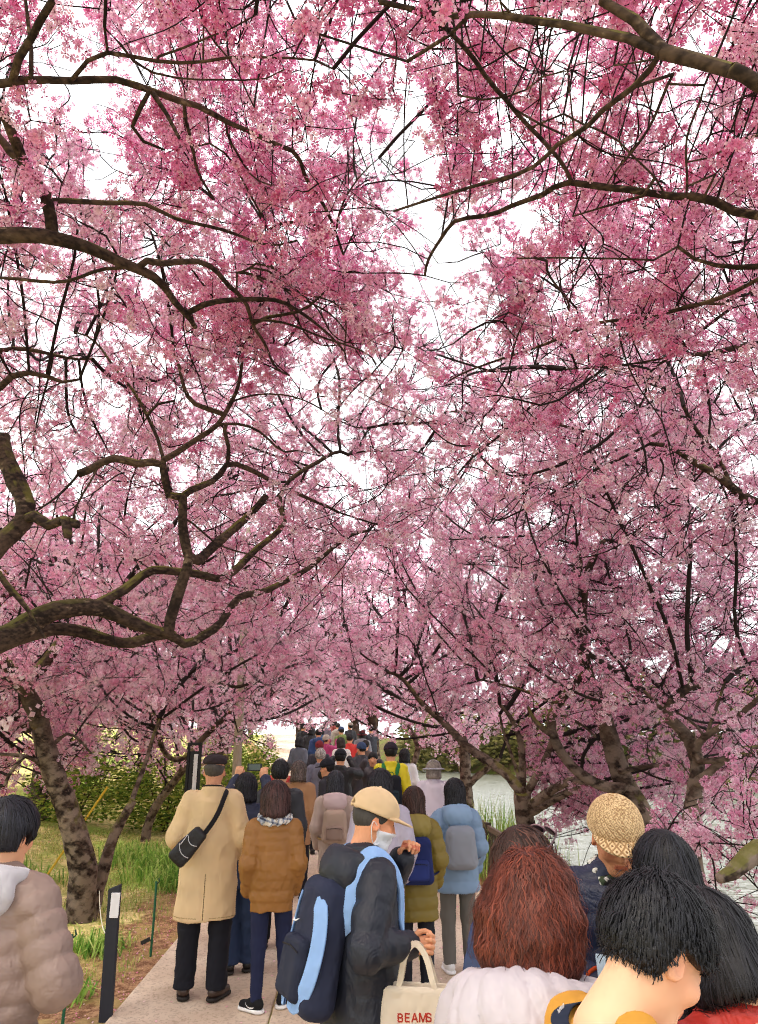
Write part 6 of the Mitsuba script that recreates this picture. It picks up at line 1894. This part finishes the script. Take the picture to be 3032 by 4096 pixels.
# -- others near by
def walker(label, at, heading, h, top, legs=BLACK, hair=('#1a1a20', 'short'), hat=None, fine=.014, puff=0, hem=.66, scarf=None, hood=None, shoes=BLACK, sole='#2a2420', strands=400, pack=None, group=None, pose=None, bsdf='nylon', pitch=4, r=(.198, .182, .178), skin=SKIN, mass=.034, hatkind='ball'):
    B = Body(label, at, heading, h - (.055 if at[1] > 6.9 else 0), pitch=pitch, fine=fine, group=group, pose=pose, skin=skin)
    make_body(B)
    make_top(B, top, hem=hem, puff=puff, pitch=.115, bsdf=bsdf, e=mass, r=r)
    make_legs(B, legs)
    make_shoes(B, shoes, sole)
    if hood:
        make_hood(B, hood, 1.05, bsdf, puff=puff * .4)
    if scarf:
        make_scarf(B, scarf, h=fine * .8)
    dm = None
    if hat:
        if hatkind == 'bucket':
            def dmf(P):
                q = B.head(P)
                d = smax(ell(q, (0, -.010, .045), (.102, .122, .092)), .02 - q[:, 2], .006)
                brim = smax(np.hypot(q[:, 0] / .155, (q[:, 1] + .01) / .17) * .15 - .15 + .6 * np.clip(q[:, 2] - .012, -.05, .05), np.abs(q[:, 2] - .018 + .18 * np.hypot(q[:, 0], q[:, 1]) - .02) - .008, .004)
                return np.minimum(d, brim)
            B.part('hat', dmf, B.hc - .24, B.hc + .24, fine * .6, hat, 'cloth')
            dm = cap_dome(B)
        elif hatkind == 'beanie':
            dmf = lambda P: smax(ell(B.head(P), (0, -.012, .040), (.098, .118, .110)), .012 + .25 * B.head(P)[:, 1] - B.head(P)[:, 2], .012) - .004 * np.abs(np.sin(np.arctan2(B.head(P)[:, 0], B.head(P)[:, 1]) * 22))
            B.part('knit_hat', dmf, B.hc - .24, B.hc + .24, fine * .6, hat, 'cloth')
            dm = cap_dome(B)
        else:
            dm = make_ballcap(B, hat, h=fine * .6, button=False)
    make_hair(B, hair[0], hair[1], strands=strands, length=.08 if hair[1] == 'short' else .18, width=.006, hat=(lambda P: -dm(P) - .004) if dm is not None else None, seed=int(abs(at[0]) * 100), vol=.004)
    if pack:
        make_backpack(B, *pack[:2], **pack[2])
    return B


walker('dark haired person in a dull lilac jacket hidden behind the beige baseball cap', (.01, 6.15), 4, 1.61, '#a9a3b3', hair=('#191a22', 'long'), strands=800, fine=.012, scarf='#d8d6dc')
walker('woman in a long olive quilted coat with a rolled hood', (.285, 6.45), 4, 1.46, '#756526', puff=.020, hem=.60, hair=('#3b251c', 'bob'), hood='#857636', legs='#23242c', shoes='#ddd', strands=600, fine=.012, r=(.20, .185, .18), mass=.028,
       pack=('navy blue backpack on the olive quilted coat', '#1d2858', dict(size=(.28, .14, .40), z=1.12, strap='#1a2146', pocket='#232f66')))
walker('person in a light blue quilted coat with short black hair', (.675, 7.0), 6, 1.55, '#7893b0', puff=.018, hem=.70, hair=('#15161c', 'bob'), hood='#7f9cba', legs='#67645f', shoes='#d8d8d6', sole='#eee', strands=700, fine=.012, r=(.21, .19, .18), mass=.030,
       pack=('slouchy grey backpack on the light blue coat', '#858b95', dict(size=(.31, .16, .40), z=1.12, strap='#7a808a', round_=.08)), pose={'elbow_l': (-.24, -.04, 1.10), 'wrist_l': (-.22, .05, .88)})
walker('person with cropped black hair behind the brown bomber jacket', (-.98, 7.75), 0, 1.69, '#2a2c33', hair=('#14151a', 'short'), strands=600, fine=.013)
walker('woman with greying loose hair in a tan coat carrying a dark bag strap', (-1.02, 9.9), -6, 1.60, '#a47d5c', hem=.66, hair=('#5f544f', 'bob'), strands=600, legs='#1c1c22', bsdf='cloth', fine=.014)
walker('woman with grey streaked black bob in a pinkish beige coat with a pink hood', (-.46, 8.3), 3, 1.56, '#b5a298', hem=.62, hair=('#2a2c34', 'bob'), hood='#c7b2b2', legs='#bfae9e', strands=600, fine=.013, bsdf='cloth',
       pack=('patterned beige backpack on the pinkish beige coat', '#b09a8a', dict(size=(.28, .13, .36), z=1.14, strap='#a88c62', pocket='#9a8478')))
walker('person in a pale lavender coat and grey bucket hat near the lake', (.70, 10.0), -4, 1.62, '#c3bccb', hat='#93939b', hatkind='bucket', hem=.58, shoes='#e2e2e0', sole='#f0f0ee', legs='#c9c2bb', hair=('#a49a92', 'bob'), strands=0)
walker('walker in a bright yellow jacket and dark cap with a black backpack', (.17, 11.2), 0, 1.80, '#d9cc22', hat='#2b2430', hair=('#222', 'short'), strands=0, legs='#1e2026',
       pack=('black backpack with green straps on the yellow jacket', '#1d212a', dict(size=(.30, .16, .42), z=1.10, strap='#2f7a46', pocket='#20303a')))
walker('dark haired person in a white jacket just beyond the yellow jacket', (.46, 14.0), 0, 1.60, '#d5d5d8', hair=('#15151a', 'bob'), strands=300, fine=.018)
walker('white haired person in a red jacket beyond the raised phone', (-1.46, 11.5), -20, 1.58, '#b8302c', hair=('#b9b6b2', 'short'), strands=300, fine=.016)
walker('grey haired man in a mottled grey jacket among the farther crowd', (-.98, 13.0), 0, 1.66, '#75788a', hair=('#c4c0ba', 'short'), strands=300, fine=.016)
walker('person in black with both arms lifted to take a picture', (-.60, 12.1), 0, 1.68, '#1c1d24', hat='#1f2028', strands=0, fine=.016, pose={'elbow_l': (-.30, .14, 1.34), 'wrist_l': (-.14, .30, 1.58), 'elbow_r': (.30, .14, 1.34), 'wrist_r': (.14, .30, 1.58)})
walker('man in a dark cap turned sideways in front of the crowd', (-.70, 10.7), 70, 1.60, '#23252e', hat='#20232b', strands=0, fine=.016)
FAR = [(-.72, 19.0, 0, 1.68, '#c8342f', '#2a2a2e', 'walker in a bright red jacket in the far crowd'), (-.97, 17.8, 5, 1.64, '#dcdad6', '#3a302a', 'walker in a white jacket left of the bright red jacket'),
       (-1.28, 20.0, -5, 1.60, '#b8447a', '#2a2022', 'walker in a pink jacket in the far crowd'), (-1.70, 21.0, 0, 1.72, '#2c4a7c', '#1c1c20', 'walker in a blue jacket at the left of the far crowd'),
       (-2.06, 23.2, 0, 1.70, '#23252c', '#1c1c20', 'walker in black beside the blue jacket'), (-.44, 15.2, 0, 1.66, '#35343c', '#1a1a1e', 'walker in charcoal in the middle of the path'),
       (-.22, 17.2, 0, 1.62, '#5a4a42', '#2a201c', 'walker in a brown jacket right of the charcoal walker'), (-.52, 21.5, 0, 1.66, '#8a8c92', '#26262a', 'walker in a grey jacket behind the bright red jacket'),
       (-.24, 24.0, 0, 1.70, '#2a2d38', '#1c1c20', 'walker in dark blue at the right of the far crowd'), (-2.66, 26.0, 0, 1.70, '#1f2127', '#18181c', 'walker in black farthest to the left'),
       (-1.80, 25.0, 0, 1.62, '#4b6a8e', '#1c1c20', 'walker in a faded blue coat'), (-1.55, 28.0, 0, 1.66, '#a8a29a', '#2a2622', 'walker in a pale grey coat far up the path'),
       (-1.02, 27.0, 0, 1.70, '#2b2b30', '#1c1c20', 'walker in black far up the middle of the path'), (-2.2, 30.0, 0, 1.66, '#574f5c', '#1c1c20', 'walker in a plum coat far up the path'),
       (-.02, 13.0, 178, 1.60, '#46424a', '#1c1c20', 'pale faced walker coming towards the viewer'), (-1.2, 23.5, 0, 1.68, '#6d7f3f', '#2a2622', 'walker in a green jacket in the far crowd'),
       (-1.9, 18.4, 10, 1.62, '#5f6673', '#242428', 'walker in a slate jacket by the yellowish shrub'), (-1.35, 16.2, 0, 1.64, '#2a2c36', '#8a847e', 'grey haired walker in navy before the far crowd'),
       (-2.9, 33.0, 0, 1.70, '#2c2e36', '#1c1c20', 'walker in dark grey at the top of the rise'), (-1.9, 32.0, 0, 1.66, '#8a3f3c', '#1c1c20', 'walker in dull red at the top of the rise')]
for i, (x, y, hd, h, col, hr, lab) in enumerate(FAR):
    walker(lab, (x + (0, .10, -.08, .05)[i % 4], y), hd + (0, 24, -30, 8, -14, 38, 0)[i % 7], h, col, legs=('#23252c', '#30343f', '#3f3b38')[i % 3], hair=(hr, 'bob' if i % 3 == 1 else 'short'), strands=0, hat=(None, None, '#b9b2a6', None, None, '#3b4d6e', None, '#7d2f35', None, None)[i % 10], hatkind=('ball', 'bucket', 'beanie')[i % 3], pitch=(4, 14, -6, 8, 2)[i % 5], hood=(None, None, None, col)[i % 4], pose={'elbow_l': (-.28, .14, 1.33), 'wrist_l': (-.13, .30, 1.58), 'elbow_r': (.28, .14, 1.33), 'wrist_r': (.13, .30, 1.58)} if i % 6 == 2 else None, fine=.026 if y < 22 else .032, hem=(.62, .78, .70)[i % 3], group='far crowd on the path')
